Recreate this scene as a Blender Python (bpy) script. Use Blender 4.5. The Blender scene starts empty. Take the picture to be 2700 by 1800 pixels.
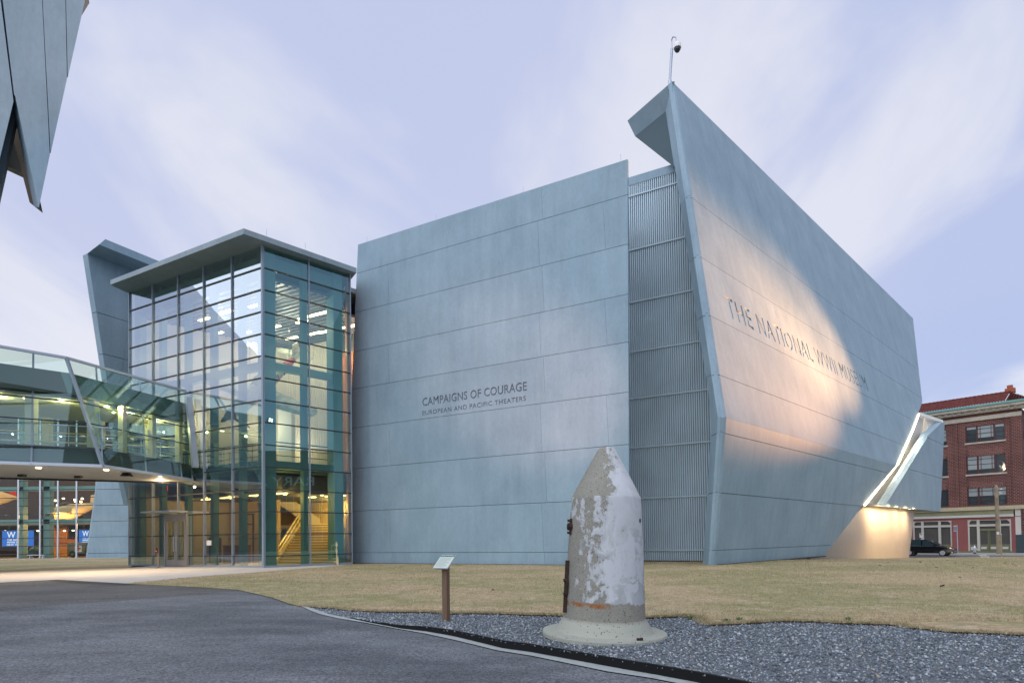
import bpy, bmesh, math, random
import numpy as np
from mathutils import Vector as V, Matrix
from mathutils.geometry import delaunay_2d_cdt
S = bpy.context.scene
COL = S.collection
rnd = random.Random(7)

# ---------------------------------------------------------------- camera
EYE = V((0, 0, 1.19)); F = 1550.0; PITCH = 0.021481; ROLL = -0.013268; CY = 1388.4
_c, _s = math.cos(ROLL), math.sin(ROLL)
_up0 = V((0, -math.sin(PITCH), math.cos(PITCH)))
FW = V((0, math.cos(PITCH), math.sin(PITCH)))
RT = V((1, 0, 0)) * _c + _up0 * _s
UP = V((1, 0, 0)) * -_s + _up0 * _c
cam = bpy.data.cameras.new('camera')
cam.sensor_width = 36; cam.lens = 36 * F / 2700; cam.shift_y = (CY - 900) / 2700
cam.clip_start = .1; cam.clip_end = 5000
co = bpy.data.objects.new('camera', cam); COL.objects.link(co)
m = Matrix((RT, UP, -FW)).transposed().to_4x4(); m.translation = EYE
co.matrix_world = m
S.camera = co
# ---------------------------------------------------------------- exposure / engine
S.render.engine = 'CYCLES'
S.cycles.use_denoising = True
S.cycles.max_bounces = 8; S.cycles.transparent_max_bounces = 16
S.cycles.caustics_reflective = False; S.cycles.caustics_refractive = False
S.cycles.sample_clamp_indirect = 6
S.view_settings.view_transform = 'Standard'; S.view_settings.look = 'None'
S.view_settings.exposure = 0.0; S.view_settings.gamma = 1.0

# ---------------------------------------------------------------- world (dusk overcast)
SUN_EL, SUN_ROT = math.radians(46), math.radians(210)
W = bpy.data.worlds.new('World'); S.world = W; W.use_nodes = True
nt = W.node_tree; nt.nodes.clear()
def nn(t, typ, **kw):
    n = t.nodes.new(typ)
    for k, v in kw.items():
        if k.startswith('i_'):
            n.inputs[k[2:].replace('_', ' ')].default_value = v
        else:
            setattr(n, k, v)
    return n
def math_(t, op, a, b=None, clamp=False):
    n = t.nodes.new('ShaderNodeMath'); n.operation = op; n.use_clamp = clamp
    for i, x in enumerate((a, b)):
        if x is None: continue
        if isinstance(x, (int, float)): n.inputs[i].default_value = x
        else: t.links.new(x, n.inputs[i])
    return n.outputs[0]
def mixc(t, fac, a, b, blend='MIX'):
    n = t.nodes.new('ShaderNodeMix'); n.data_type = 'RGBA'; n.blend_type = blend
    for i, x in ((0, fac), (6, a), (7, b)):
        if isinstance(x, (int, float)): n.inputs[i].default_value = x
        elif isinstance(x, (tuple, list)): n.inputs[i].default_value = (*x[:3], 1)
        else: t.links.new(x, n.inputs[i])
    return n.outputs[2]
def ramp(t, fac, stops, interp='EASE'):
    n = t.nodes.new('ShaderNodeValToRGB'); n.color_ramp.interpolation = interp
    e = n.color_ramp.elements
    while len(e) < len(stops): e.new(.5)
    for i, (p, c) in enumerate(stops):
        e[i].position = p; e[i].color = (c, c, c, 1) if isinstance(c, (int, float)) else (*c, 1)
    t.links.new(fac, n.inputs[0]); return n.outputs[0]
out = nn(nt, 'ShaderNodeOutputWorld')
tc = nn(nt, 'ShaderNodeTexCoord'); sep = nn(nt, 'ShaderNodeSeparateXYZ')
nt.links.new(tc.outputs['Generated'], sep.inputs[0])
zz = math_(nt, 'ADD', math_(nt, 'MAXIMUM', sep.outputs[2], 0.0), 0.25)
px_ = math_(nt, 'DIVIDE', sep.outputs[0], zz); py_ = math_(nt, 'DIVIDE', sep.outputs[1], zz)
cmb = nn(nt, 'ShaderNodeCombineXYZ'); nt.links.new(px_, cmb.inputs[0]); nt.links.new(py_, cmb.inputs[1])
mp = nn(nt, 'ShaderNodeMapping'); mp.inputs['Rotation'].default_value = (0, 0, math.radians(38)); mp.inputs['Scale'].default_value = (1.25, .6, 1)
mp.inputs['Location'].default_value = (.9, .65, 0)
nt.links.new(cmb.outputs[0], mp.inputs[0])
n1 = nn(nt, 'ShaderNodeTexNoise', i_Scale=1.7, i_Detail=6.0, i_Roughness=.5, i_Distortion=.6); nt.links.new(mp.outputs[0], n1.inputs['Vector'])
n2 = nn(nt, 'ShaderNodeTexNoise', i_Scale=.8, i_Detail=2.0, i_Roughness=.4); nt.links.new(cmb.outputs[0], n2.inputs['Vector'])
cl = ramp(nt, n1.outputs['Fac'], [(.42, 0.0), (.63, 1.0)])
cl2 = ramp(nt, n2.outputs['Fac'], [(.35, 0.0), (.75, 1.0)])
base = mixc(nt, ramp(nt, sep.outputs[0], [(.0, 0.0), (.75, 1.0)]), (.525, .58, .80), (.445, .52, .775))
c1 = mixc(nt, math_(nt, 'MULTIPLY', cl, .9), base, (.79, .80, .87))
c2 = mixc(nt, math_(nt, 'MULTIPLY', cl2, .35), c1, (.655, .655, .81))
hz = ramp(nt, sep.outputs[2], [(.0, 1.0), (.35, 0.0)])
lf = ramp(nt, math_(nt, 'MULTIPLY', sep.outputs[0], -1.0), [(.35, 0.0), (.62, 1.0)])
c3 = mixc(nt, math_(nt, 'MULTIPLY', math_(nt, 'MULTIPLY', hz, lf), .9), c2, (.93, .86, .90))
bg1 = nn(nt, 'ShaderNodeBackground', i_Strength=1.0); nt.links.new(c3, bg1.inputs[0])
sky = nn(nt, 'ShaderNodeTexSky', sky_type='NISHITA', sun_disc=False, sun_elevation=SUN_EL, sun_rotation=SUN_ROT, air_density=1.0, dust_density=1.5)
bg2 = nn(nt, 'ShaderNodeBackground', i_Strength=0.012); nt.links.new(sky.outputs[0], bg2.inputs[0])
ad = nn(nt, 'ShaderNodeAddShader'); nt.links.new(bg1.outputs[0], ad.inputs[0]); nt.links.new(bg2.outputs[0], ad.inputs[1])
nt.links.new(ad.outputs[0], out.inputs[0])
# ---------------------------------------------------------------- sun (soft, the brighter evening sky behind the photographer)
sl = bpy.data.lights.new('sun', 'SUN'); sl.energy = 1.75; sl.angle = math.radians(100); sl.color = (.93, .97, 1.0)
so = bpy.data.objects.new('sun', sl); COL.objects.link(so)
_d = V((math.sin(SUN_ROT) * math.cos(SUN_EL), math.cos(SUN_ROT) * math.cos(SUN_EL), math.sin(SUN_EL)))
so.rotation_euler = _d.to_track_quat('Z', 'Y').to_euler()

# ---------------------------------------------------------------- survey helpers (photo measurements -> real positions on real planes)
def ray(u, v): return FW + RT * ((u - 1350) / F) - UP * ((v - CY) / F)
def onz(u, v, z=0.0):
    d = ray(u, v); return EYE + d * ((z - EYE.z) / d.z)
def onp(u, v, p, n):
    d = ray(u, v); return EYE + d * ((p - EYE).dot(n) / d.dot(n))
def aty(u, v, y):
    d = ray(u, v); return EYE + d * (y / d.y)
def azd(a): a = math.radians(a); return V((math.sin(a), math.cos(a), 0))
def azn(a): d = azd(a); return V((d.y, -d.x, 0))          # to the right of the heading
def zo(ox, oy, s, pts): return [(ox + a / s, oy + b / s) for a, b in pts]
def sm(x): x = max(0, min(1, x)); return x * x * (3 - 2 * x)
def gz(x, y):                                             # lawn height
    r = sm((x - 2) / 12.0)
    return -.041 * max(0, min(y, 58) - 29.3) * r - .0125 * max(0, min(y, 90) - 35) * (1 - r)
AZA, AZB, AZE = -62.31, 46.41, -42.96
dA, dB, dE = azd(AZA), azd(AZB), azd(AZE)
nA, nB = -azn(AZA), azn(AZB)                              # both point to the viewer's side
nA = V((-dA.y, dA.x, 0)); nA = nA if nA.y < 0 else -nA
nB = V((dB.y, -dB.x, 0)); nB = nB if nB.y < 0 else -nB
UZ = V((0, 0, 1))

# ---------------------------------------------------------------- object helpers
def tag(o, label=None, cat=None, group=None, kind=None):
    if label: o['label'] = label
    if cat: o['category'] = cat
    if group: o['group'] = group
    if kind: o['kind'] = kind
    return o
def thing(name, label, cat, loc=(0, 0, 0), group=None):
    o = bpy.data.objects.new(name, None); COL.objects.link(o); o.location = loc; o.empty_display_size = .2
    return tag(o, label, cat, group)
SPLIT = set('''fixing frame_post cladding_rail speaker kick_plate lightning_rod downlight mullion transom steel_column steel_beam light_bar hanger ceiling_light stair_rail handrail balustrade step stair_nosing cable blind shopfront door_leaf stall_riser spotlight far_rail modillion transom_bar patterned_panel mast iron_stub brick_pier top_rail bottom_rail emblem_bar frame painted_wall'''.split())
class MB:
    def __init__(s): s.v = []; s.f = []; s.mi = []; s.pv = []
    def face(s, idx, mi=0, pv=1.0): s.f.append(tuple(idx)); s.mi.append(mi); s.pv.append(pv)
    def add(s, pts): b = len(s.v); s.v += [tuple(p) for p in pts]; return b
    def poly(s, pts, mi=0, pv=1.0):
        b = s.add(pts); s.face(range(b, b + len(pts)), mi, pv)
    def prism(s, pts, ext, mi=0, pv=1.0):                 # closed solid: polygon swept by ext
        pts = [V(p) for p in pts]; ext = V(ext); n = len(pts)
        nrm = V((0, 0, 0))
        for i in range(n): nrm += pts[i].cross(pts[(i + 1) % n])
        if nrm.dot(ext) > 0: pts = pts[::-1]
        b = s.add(pts); c = s.add([p + ext for p in pts])
        s.face(range(b, b + n), mi, pv); s.face(range(c + n - 1, c - 1, -1), mi, pv)
        for i in range(n):
            j = (i + 1) % n; s.face((b + j, b + i, c + i, c + j), mi, pv)
    def loft(s, A, B, mi=0, pv=1.0):                      # solid between two matching polygons
        n = len(A); b = s.add(A); c = s.add(B)
        s.face(range(b, b + n), mi, pv); s.face(range(c + n - 1, c - 1, -1), mi, pv)
        for i in range(n):
            j = (i + 1) % n; s.face((b + j, b + i, c + i, c + j), mi, pv)
    def box(s, o, x, y, z, mi=0, pv=1.0):                 # corner + three edge vectors
        o, x, y, z = V(o), V(x), V(y), V(z); s.prism([o, o + x, o + x + y, o + y], z, mi, pv)
    def cbox(s, c, sx, sy, sz, mi=0):
        s.box(V(c) - V((sx, sy, sz)) / 2, (sx, 0, 0), (0, sy, 0), (0, 0, sz), mi)
    def bar(s, a, b, w, h=None, up=UZ, mi=0):             # rectangular bar
        a, b = V(a), V(b); d = (b - a).normalized(); up = V(up)
        if abs(d.dot(up)) > .98: up = V((1, 0, 0))
        x = d.cross(up).normalized(); y = x.cross(d); h = h or w
        q = [a + x * (i * w / 2) + y * (j * h / 2) for i, j in ((-1, -1), (1, -1), (1, 1), (-1, 1))]
        s.prism(q, b - a, mi)
    def tube(s, pts, r, seg=8, mi=0, caps=True):
        pts = [V(p) for p in pts]; n = len(pts); rs = r if isinstance(r, (list, tuple)) else [r] * n
        prev = None; rings = []
        for i in range(n):
            d = (pts[min(i + 1, n - 1)] - pts[max(i - 1, 0)]).normalized()
            u = V((0, 0, 1)) if abs(d.z) < .9 else V((1, 0, 0))
            x = d.cross(u).normalized() if prev is None else (prev - d * prev.dot(d)).normalized()
            prev = x; y = d.cross(x)
            rings.append(s.add([pts[i] + (x * math.cos(2 * math.pi * k / seg) + y * math.sin(2 * math.pi * k / seg)) * rs[i] for k in range(seg)]))
        for a, b in zip(rings, rings[1:]):
            for k in range(seg): s.face((a + k, a + (k + 1) % seg, b + (k + 1) % seg, b + k), mi)
        if caps:
            s.face([rings[0] + k for k in range(seg)][::-1], mi); s.face([rings[-1] + k for k in range(seg)], mi)
    def lathe(s, prof, seg=32, axis=None, mi=0, o=(0, 0, 0)):    # prof: (r, h) along axis
        ax = V(axis or (0, 0, 1)).normalized(); u = V((1, 0, 0)) if abs(ax.x) < .9 else V((0, 1, 0))
        x = (u - ax * u.dot(ax)).normalized(); y = ax.cross(x); o = V(o); rings = []
        for r, h in prof:
            rings.append(s.add([o + ax * h + (x * math.cos(2 * math.pi * k / seg) + y * math.sin(2 * math.pi * k / seg)) * r for k in range(seg)]))
        for a, b in zip(rings, rings[1:]):
            for k in range(seg): s.face((a + k, a + (k + 1) % seg, b + (k + 1) % seg, b + k), mi)
        s.face([rings[0] + k for k in range(seg)][::-1], mi); s.face([rings[-1] + k for k in range(seg)], mi)
    def pieces(s):
        par = list(range(len(s.v)))
        def find(i):
            while par[i] != i: par[i] = par[par[i]]; i = par[i]
            return i
        for f in s.f:
            r = find(f[0])
            for i in f[1:]: par[find(i)] = r
        g = {}
        for k, f in enumerate(s.f): g.setdefault(find(f[0]), []).append(k)
        for ks in g.values():
            q = MB(); idx = {}
            for k in ks:
                for i in s.f[k]:
                    if i not in idx: idx[i] = len(q.v); q.v.append(s.v[i])
                q.face([idx[i] for i in s.f[k]], s.mi[k], s.pv[k])
            yield q
    def build(s, name, mats, parent=None, smooth=False, bevel=0, loc=None):
        if name in SPLIT and parent is not None:
            r = [q.build1(name, mats, parent, smooth, bevel) for q in s.pieces()]
            return r[0]
        return s.build1(name, mats, parent, smooth, bevel)
    def build1(s, name, mats, parent=None, smooth=False, bevel=0, loc=None):
        me = bpy.data.meshes.new(name)
        v = s.v
        if parent is not None and parent.type == 'EMPTY' and loc is None:
            pass
        me.from_pydata(v, [], s.f)
        for mm in (mats if isinstance(mats, (list, tuple)) else [mats]): me.materials.append(mm)
        me.polygons.foreach_set('material_index', s.mi)
        a = me.attributes.new('pv', 'FLOAT', 'FACE'); a.data.foreach_set('value', s.pv)
        bm = bmesh.new(); bm.from_mesh(me); bmesh.ops.recalc_face_normals(bm, faces=bm.faces); bm.to_mesh(me); bm.free()
        if smooth:
            me.polygons.foreach_set('use_smooth', [True] * len(me.polygons))
            me.set_sharp_from_angle(angle=math.radians(smooth if smooth is not True else 40))
        o = bpy.data.objects.new(name, me); COL.objects.link(o)
        if parent is not None:
            o.parent = parent
            def world(p): return p.matrix_basis.copy() if p.parent is None else world(p.parent) @ p.matrix_parent_inverse @ p.matrix_basis
            o.matrix_parent_inverse = world(parent).inverted()
        if bevel:
            b = o.modifiers.new('bevel', 'BEVEL'); b.width = bevel; b.segments = 2; b.limit_method = 'ANGLE'; b.angle_limit = math.radians(35)
        return o
def struct(o): o['kind'] = 'structure'; return o
def clip(poly, a, b, c):                                  # keep a*x+b*y <= c
    r = []
    for i in range(len(poly)):
        p, q = poly[i], poly[(i + 1) % len(poly)]
        fp, fq = a * p[0] + b * p[1] - c, a * q[0] + b * q[1] - c
        if fp <= 0: r.append(p)
        if (fp < 0 < fq) or (fq < 0 < fp):
            t = fp / (fp - fq); r.append((p[0] + t * (q[0] - p[0]), p[1] + t * (q[1] - p[1])))
    return r
def panels(mb, poly, o, ux, uy, n, rows, cols, thick=.14, gap=.022, var=.05, mi=0):
    """split a convex wall polygon (u,v) into concrete panels with open joints"""
    rows = [-1e3] + sorted(rows) + [1e3]
    for k, (r0, r1) in enumerate(zip(rows, rows[1:])):
        cs = cols(k) if cols else []
        cs = [(-1e3, 0)] + sorted(cs) + [(1e3, 0)]        # (u, slant)
        for (c0, s0), (c1, s1) in zip(cs, cs[1:]):
            p = clip(clip(poly, 0, 1, r1 - gap / 2), 0, -1, -(r0 + gap / 2))
            vm = (max(r0, -50) + min(r1, 50)) / 2
            gc = gap * .4
            if c0 > -999: p = clip(p, -1, s0, -(c0 + gc / 2 - s0 * r0)) if p else p
            if c1 < 999: p = clip(p, 1, -s1, c1 - gc / 2 - s1 * r0) if p else p
            if len(p) < 3: continue
            mb.prism([o + ux * a + uy * b for a, b in p], n * -thick, mi, 1 + rnd.uniform(-var, var))

# ---------------------------------------------------------------- materials
def newmat(name):
    mt = bpy.data.materials.new(name); mt.use_nodes = True; t = mt.node_tree
    return mt, t, t.nodes['Principled BSDF']
def plain(name, col, rough=.6, metal=0.0, spec=.5, noise=0.0, nscale=6.0, bump=0.0):
    mt, t, b = newmat(name)
    b.inputs['Base Color'].default_value = (*col, 1); b.inputs['Roughness'].default_value = rough
    b.inputs['Metallic'].default_value = metal; b.inputs['Specular IOR Level'].default_value = spec
    if noise or bump:
        tc = nn(t, 'ShaderNodeTexCoord'); n = nn(t, 'ShaderNodeTexNoise', i_Scale=nscale, i_Detail=6.0, i_Roughness=.6)
        t.links.new(tc.outputs['Object'], n.inputs['Vector'])
        if noise:
            k = ramp(t, n.outputs['Fac'], [(.25, 1 - noise), (.75, 1 + noise)], 'LINEAR')
            t.links.new(mixc(t, 1.0, col, k, 'MULTIPLY'), b.inputs['Base Color'])
        if bump:
            bp = nn(t, 'ShaderNodeBump', i_Strength=bump, i_Distance=.02); t.links.new(n.outputs['Fac'], bp.inputs['Height']); t.links.new(bp.outputs[0], b.inputs['Normal'])
    return mt
def emit(name, col, strength):
    mt = bpy.data.materials.new(name); mt.use_nodes = True; t = mt.node_tree; t.nodes.clear()
    e = nn(t, 'ShaderNodeEmission', i_Strength=strength); e.inputs[0].default_value = (*col, 1)
    o = nn(t, 'ShaderNodeOutputMaterial'); t.links.new(e.outputs[0], o.inputs[0]); return mt
def concrete(name, col, rough=.62, streak=.07):
    mt, t, b = newmat(name)
    tc = nn(t, 'ShaderNodeTexCoord')
    def noise(sc, det, ro, stretch):
        m = nn(t, 'ShaderNodeMapping'); m.inputs['Scale'].default_value = stretch; t.links.new(tc.outputs['Object'], m.inputs[0])
        n = nn(t, 'ShaderNodeTexNoise', i_Scale=sc, i_Detail=det, i_Roughness=ro); t.links.new(m.outputs[0], n.inputs['Vector']); return n.outputs['Fac']
    a = noise(.55, 7.0, .62, (1, 1, .8)); s = noise(1.5, 6.0, .65, (1.6, 1.6, .16)); fi = noise(9.0, 5.0, .7, (1, 1, .5))
    at = nn(t, 'ShaderNodeAttribute', attribute_name='pv')
    k = math_(t, 'MULTIPLY', ramp(t, a, [(.3, .90), (.7, 1.09)], 'LINEAR'), ramp(t, s, [(.3, 1 - streak), (.7, 1 + streak)], 'LINEAR'))
    k = math_(t, 'MULTIPLY', k, ramp(t, fi, [(.3, .94), (.7, 1.06)], 'LINEAR'))
    k = math_(t, 'MULTIPLY', k, at.outputs['Fac'])
    c = mixc(t, a, (col[0] * .93, col[1] * .98, col[2] * 1.02), (col[0] * 1.06, col[1] * 1.02, col[2] * .98))
    t.links.new(mixc(t, 1.0, c, k, 'MULTIPLY'), b.inputs['Base Color'])
    b.inputs['Roughness'].default_value = rough; b.inputs['Specular IOR Level'].default_value = .35
    bp = nn(t, 'ShaderNodeBump', i_Strength=.12, i_Distance=.02); t.links.new(fi, bp.inputs['Height']); t.links.new(bp.outputs[0], b.inputs['Normal'])
    return mt
def glass(name, tint, refl, base=.1, pw=2.2):
    mt = bpy.data.materials.new(name); mt.use_nodes = True; t = mt.node_tree; t.nodes.clear()
    o = nn(t, 'ShaderNodeOutputMaterial'); tr = nn(t, 'ShaderNodeBsdfTransparent'); tr.inputs[0].default_value = (*tint, 1)
    gl = nn(t, 'ShaderNodeBsdfGlossy', i_Roughness=.0); gl.inputs[0].default_value = (*refl, 1)
    tc = nn(t, 'ShaderNodeTexCoord'); n = nn(t, 'ShaderNodeTexNoise', i_Scale=.8, i_Detail=1.0); t.links.new(tc.outputs['Object'], n.inputs['Vector'])
    bp = nn(t, 'ShaderNodeBump', i_Strength=.03, i_Distance=.02); t.links.new(n.outputs['Fac'], bp.inputs['Height']); t.links.new(bp.outputs[0], gl.inputs['Normal'])
    lw = nn(t, 'ShaderNodeLayerWeight'); f5 = math_(t, 'POWER', lw.outputs['Facing'], pw)
    fac = math_(t, 'ADD', math_(t, 'MULTIPLY', f5, 1 - base), base, True)
    mx = nn(t, 'ShaderNodeMixShader'); t.links.new(fac, mx.inputs[0]); t.links.new(tr.outputs[0], mx.inputs[1]); t.links.new(gl.outputs[0], mx.inputs[2])
    t.links.new(mx.outputs[0], o.inputs[0]); return mt
M = {}
CONC = (.262, .370, .445)
M['conc'] = concrete('blue_grey_concrete', CONC)
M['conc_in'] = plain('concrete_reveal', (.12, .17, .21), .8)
M['dark'] = plain('dark_joint', (.02, .022, .025), .8)
M['zinc'] = plain('zinc_ribs', (.50, .63, .71), .5, .05, noise=.12, nscale=.6)
M['zinc_strip'] = plain('zinc_strip', (.46, .57, .63), .55, .1)
M['alu'] = plain('aluminium', (.50, .56, .64), .4, .5)
M['mull'] = plain('grey_mullion', (.27, .33, .40), .45, .3)
M['mull_dark'] = plain('dark_mullion', (.03, .035, .045), .45)
M['glass'] = glass('atrium_glass', (.64, .78, .72), (.82, .92, 1.0), .43); M['glass_s'] = glass('atrium_side_glass', (.64, .78, .72), (.50, .86, .92), .20)
M['glass_b'] = glass('bridge_glass', (.74, .86, .76), (.55, .80, .88), .10, 4.0)
M['glass_far'] = glass('pavilion_glass', (.80, .88, .84), (.7, .9, 1.0), .012, 4.0)
M['soffit'] = plain('soffit', (.30, .33, .35), .6, noise=.08, nscale=1.0)
M['cream'] = plain('cream_wall', (.60, .54, .45), .7)
M['white'] = plain('white_paint', (.78, .78, .76), .6)
M['orange'] = plain('rust_wall', (.42, .13, .045), .7, noise=.12)
M['amber'] = plain('tan_wall', (.50, .38, .22), .7)
M['floor_in'] = plain('interior_floor', (.40, .33, .24), .35)
M['deck'] = plain('metal_deck', (.14, .15, .18), .5)
M['teal'] = plain('steel_column', (.13, .29, .29), .5)
M['slate'] = plain('dark_panel', (.07, .08, .09), .6)
M['lamp_w'] = emit('lamp_warm', (1.0, .74, .42), 10.0)
M['lamp_a'] = emit('lamp_amber', (1.0, .62, .22), 9.0)
M['brass'] = plain('lit_rail', (.85, .72, .42), .35, .2)
M['step'] = plain('stair_tread', (.40, .30, .16), .5)
M['led'] = emit('light_strip', (1.0, .78, .46), 11.0)
M['red_sign'] = emit('exit_sign_red', (1.0, .05, .05), 2.5)

# ================================================================= GROUND
def surf(u, v, zf):
    p = onz(u, v, 0)
    for _ in range(6): p = onz(u, v, zf(p.x, p.y))
    return p
def asph_z(x, y): return -.012 - .105 * sm((x + 4.6) / 5.0) * sm((13.5 - y) / 3.5)
def grav_z(x, y): return -.035
def sheet(name, poly, zf, sp, mat, jitter=0.0):
    """flat or gently sloping sheet over polygon poly (x,y)"""
    pts = []
    for i in range(len(poly)):
        a, b = V(poly[i][:2]), V(poly[(i + 1) % len(poly)][:2]); n = max(1, int((b - a).length / sp))
        for k in range(n):
            p = a.lerp(b, k / n)
            pts.append(p)
    nb = len(pts)
    xs = [p.x for p in pts]; ys = [p.y for p in pts]
    x = min(xs) + sp * .37
    while x < max(xs):
        y = min(ys) + sp * .41
        while y < max(ys):
            ins = False; j = nb - 1
            for i in range(nb):
                if (pts[i].y > y) != (pts[j].y > y) and x < (pts[j].x - pts[i].x) * (y - pts[i].y) / (pts[j].y - pts[i].y) + pts[i].x: ins = not ins
                j = i
            if ins: xs.append(x); ys.append(y); pts.append(V((x, y)))
            y += sp
        x += sp
    vs, es, fs, *_ = delaunay_2d_cdt(pts, [(i, (i + 1) % nb) for i in range(nb)], [list(range(nb))], 1, 1e-4)
    mb = MB(); mb.v = [(p.x, p.y, zf(p.x, p.y)) for p in vs]
    for f in fs: mb.face(f)
    o = mb.build(name, mat, smooth=True)
    if sum(p.normal.z for p in o.data.polygons) < 0: o.data.flip_normals()
    return struct(o)
def grass_mat():
    mt, t, b = newmat('dormant_lawn'); tc = nn(t, 'ShaderNodeTexCoord')
    def noise(sc, det, ro, st=(1, 1, 1)):
        m = nn(t, 'ShaderNodeMapping'); m.inputs['Scale'].default_value = st; t.links.new(tc.outputs['Object'], m.inputs[0])
        n = nn(t, 'ShaderNodeTexNoise', i_Scale=sc, i_Detail=det, i_Roughness=ro); t.links.new(m.outputs[0], n.inputs['Vector']); return n.outputs['Fac']
    big = noise(.22, 4.0, .6); mid = noise(1.3, 5.0, .7); fine = noise(22.0, 6.0, .75)
    c = mixc(t, ramp(t, big, [(.42, 0.0), (.56, 1.0)]), (.45, .35, .215), (.295, .28, .14))
    c = mixc(t, ramp(t, mid, [(.45, 0.0), (.7, .75)]), c, (.53, .43, .295))
    c = mixc(t, ramp(t, noise(.7, 4.0, .6), [(.56, 0.0), (.72, .5)]), c, (.155, .185, .075))
    c = mixc(t, 1.0, c, ramp(t, fine, [(.25, .5), (.75, 1.45)], 'LINEAR'), 'MULTIPLY')
    c = mixc(t, 1.0, c, ramp(t, noise(6.0, 7.0, .75, (.7, 1.3, 1)), [(.32, .66), (.68, 1.32)], 'LINEAR'), 'MULTIPLY')
    t.links.new(c, b.inputs['Base Color']); b.inputs['Roughness'].default_value = .95; b.inputs['Specular IOR Level'].default_value = .1
    bp = nn(t, 'ShaderNodeBump', i_Strength=.7, i_Distance=.04); t.links.new(fine, bp.inputs['Height']); t.links.new(bp.outputs[0], b.inputs['Normal'])
    return mt
def asphalt_mat(name='worn_asphalt', ca=(.085, .095, .105), cb=(.142, .153, .166)):
    mt, t, b = newmat(name); tc = nn(t, 'ShaderNodeTexCoord')
    def noise(sc, det, ro, st=(1, 1, 1)):
        m = nn(t, 'ShaderNodeMapping'); m.inputs['Scale'].default_value = st; t.links.new(tc.outputs['Object'], m.inputs[0])
        n = nn(t, 'ShaderNodeTexNoise', i_Scale=sc, i_Detail=det, i_Roughness=ro); t.links.new(m.outputs[0], n.inputs['Vector']); return n.outputs['Fac']
    big = noise(.32, 4.0, .6, (1, 1.6, 1)); fine = noise(48.0, 4.0, .8)
    c = mixc(t, ramp(t, big, [(.36, 0.0), (.62, 1.0)]), ca, cb)
    c = mixc(t, 1.0, c, ramp(t, fine, [(.3, .5), (.72, 1.55)], 'LINEAR'), 'MULTIPLY')
    c = mixc(t, 1.0, c, ramp(t, noise(24.0, 5.0, .85), [(.34, .45), (.66, 1.6)], 'LINEAR'), 'MULTIPLY')
    c = mixc(t, 1.0, c, ramp(t, noise(1.6, 6.0, .65, (.35, 1.4, 1)), [(.3, .82), (.7, 1.16)], 'LINEAR'), 'MULTIPLY')
    vo = nn(t, 'ShaderNodeTexVoronoi', i_Scale=27.0); t.links.new(tc.outputs['Object'], vo.inputs['Vector'])
    sp = ramp(t, vo.outputs['Distance'], [(.10, 1.0), (.28, 0.0)], 'LINEAR')
    hs = nn(t, 'ShaderNodeSeparateColor'); t.links.new(vo.outputs['Color'], hs.inputs[0])
    pick = ramp(t, hs.outputs[0], [(.80, 0.0), (.86, 1.0)], 'LINEAR')
    c = mixc(t, math_(t, 'MULTIPLY', math_(t, 'MULTIPLY', sp, pick), .6), c, (.36, .34, .32))
    t.links.new(c, b.inputs['Base Color']); b.inputs['Roughness'].default_value = .8; b.inputs['Specular IOR Level'].default_value = .3
    bp = nn(t, 'ShaderNodeBump', i_Strength=.55, i_Distance=.012); t.links.new(fine, bp.inputs['Height']); t.links.new(bp.outputs[0], b.inputs['Normal'])
    return mt
M['grass'] = grass_mat(); M['asphalt'] = asphalt_mat(); M['asphalt_old'] = asphalt_mat('old_asphalt', (.085, .085, .085), (.115, .115, .115)); M['asphalt_new'] = asphalt_mat('patch_asphalt', (.04, .042, .045), (.055, .057, .06))
M['path'] = plain('concrete_paving', (.44, .43, .41), .75, noise=.12, nscale=1.2, bump=.1)
M['kerb'] = plain('kerb_concrete', (.34, .37, .36), .85, noise=.22, nscale=9, bump=.3)
M['earth'] = plain('earth', (.10, .075, .05), .95, noise=.3, nscale=3)
M['gravelbase'] = plain('gravel_fines', (.12, .135, .15), .95, noise=.35, nscale=40, bump=.8)
M['edging'] = plain('black_edging', (.008, .009, .010), .7, spec=.2)
M['street'] = plain('street_asphalt', (.13, .13, .14), .8, noise=.15, nscale=.8)
M['mark'] = plain('road_paint', (.7, .7, .68), .7)

# px outlines of the ground surfaces
AS = zo(0, 1460, 2.6133, [(330, 180), (400, 176), (620, 189), (860, 202), (950, 207), (1230, 219), (1500, 235), (1640, 245), (1750, 270), (1880, 300), (1990, 340), (2070, 358)])
lawn_asph = [onz(*p).xy for p in AS]
LG = zo(700, 1540, 3.36, [(330, 187), (450, 196), (560, 202), (700, 215), (850, 228), (1100, 238), (1330, 239), (1560, 241), (1640, 254), (1800, 251), (1950, 250), (2150, 256), (2352, 262)]) + \
     zo(1600, 1440, 2.138, [(200, 398), (330, 393), (470, 386), (520, 404), (600, 436), (700, 433), (800, 425), (1000, 416), (1200, 420), (1330, 428), (1500, 431), (1650, 435), (1750, 455), (1900, 470), (2050, 480), (2352, 492), (2700, 505)])
lawn_grav = [onz(*p).xy for p in LG]
KU = zo(700, 1540, 3.36, [(310, 188), (345, 190), (450, 226), (560, 265), (720, 298), (940, 345), (1200, 395), (1420, 420), (1650, 460), (1900, 520), (2100, 570), (2352, 605)]) + zo(1600, 1440, 2.138, [(120, 700), (250, 722), (480, 765), (700, 812), (1000, 880)])
KL = zo(700, 1540, 3.36, [(305, 189), (330, 203), (400, 236), (480, 265), (640, 303), (900, 345), (1160, 395), (1420, 440), (1650, 490), (1900, 550), (2050, 588), (2352, 635)]) + zo(1600, 1440, 2.138, [(0, 707), (250, 745), (480, 790), (700, 840), (1000, 905)])
kerb_up = [surf(*p, asph_z) for p in KU]; kerb_lo = [surf(*p, asph_z) for p in KL]
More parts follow.
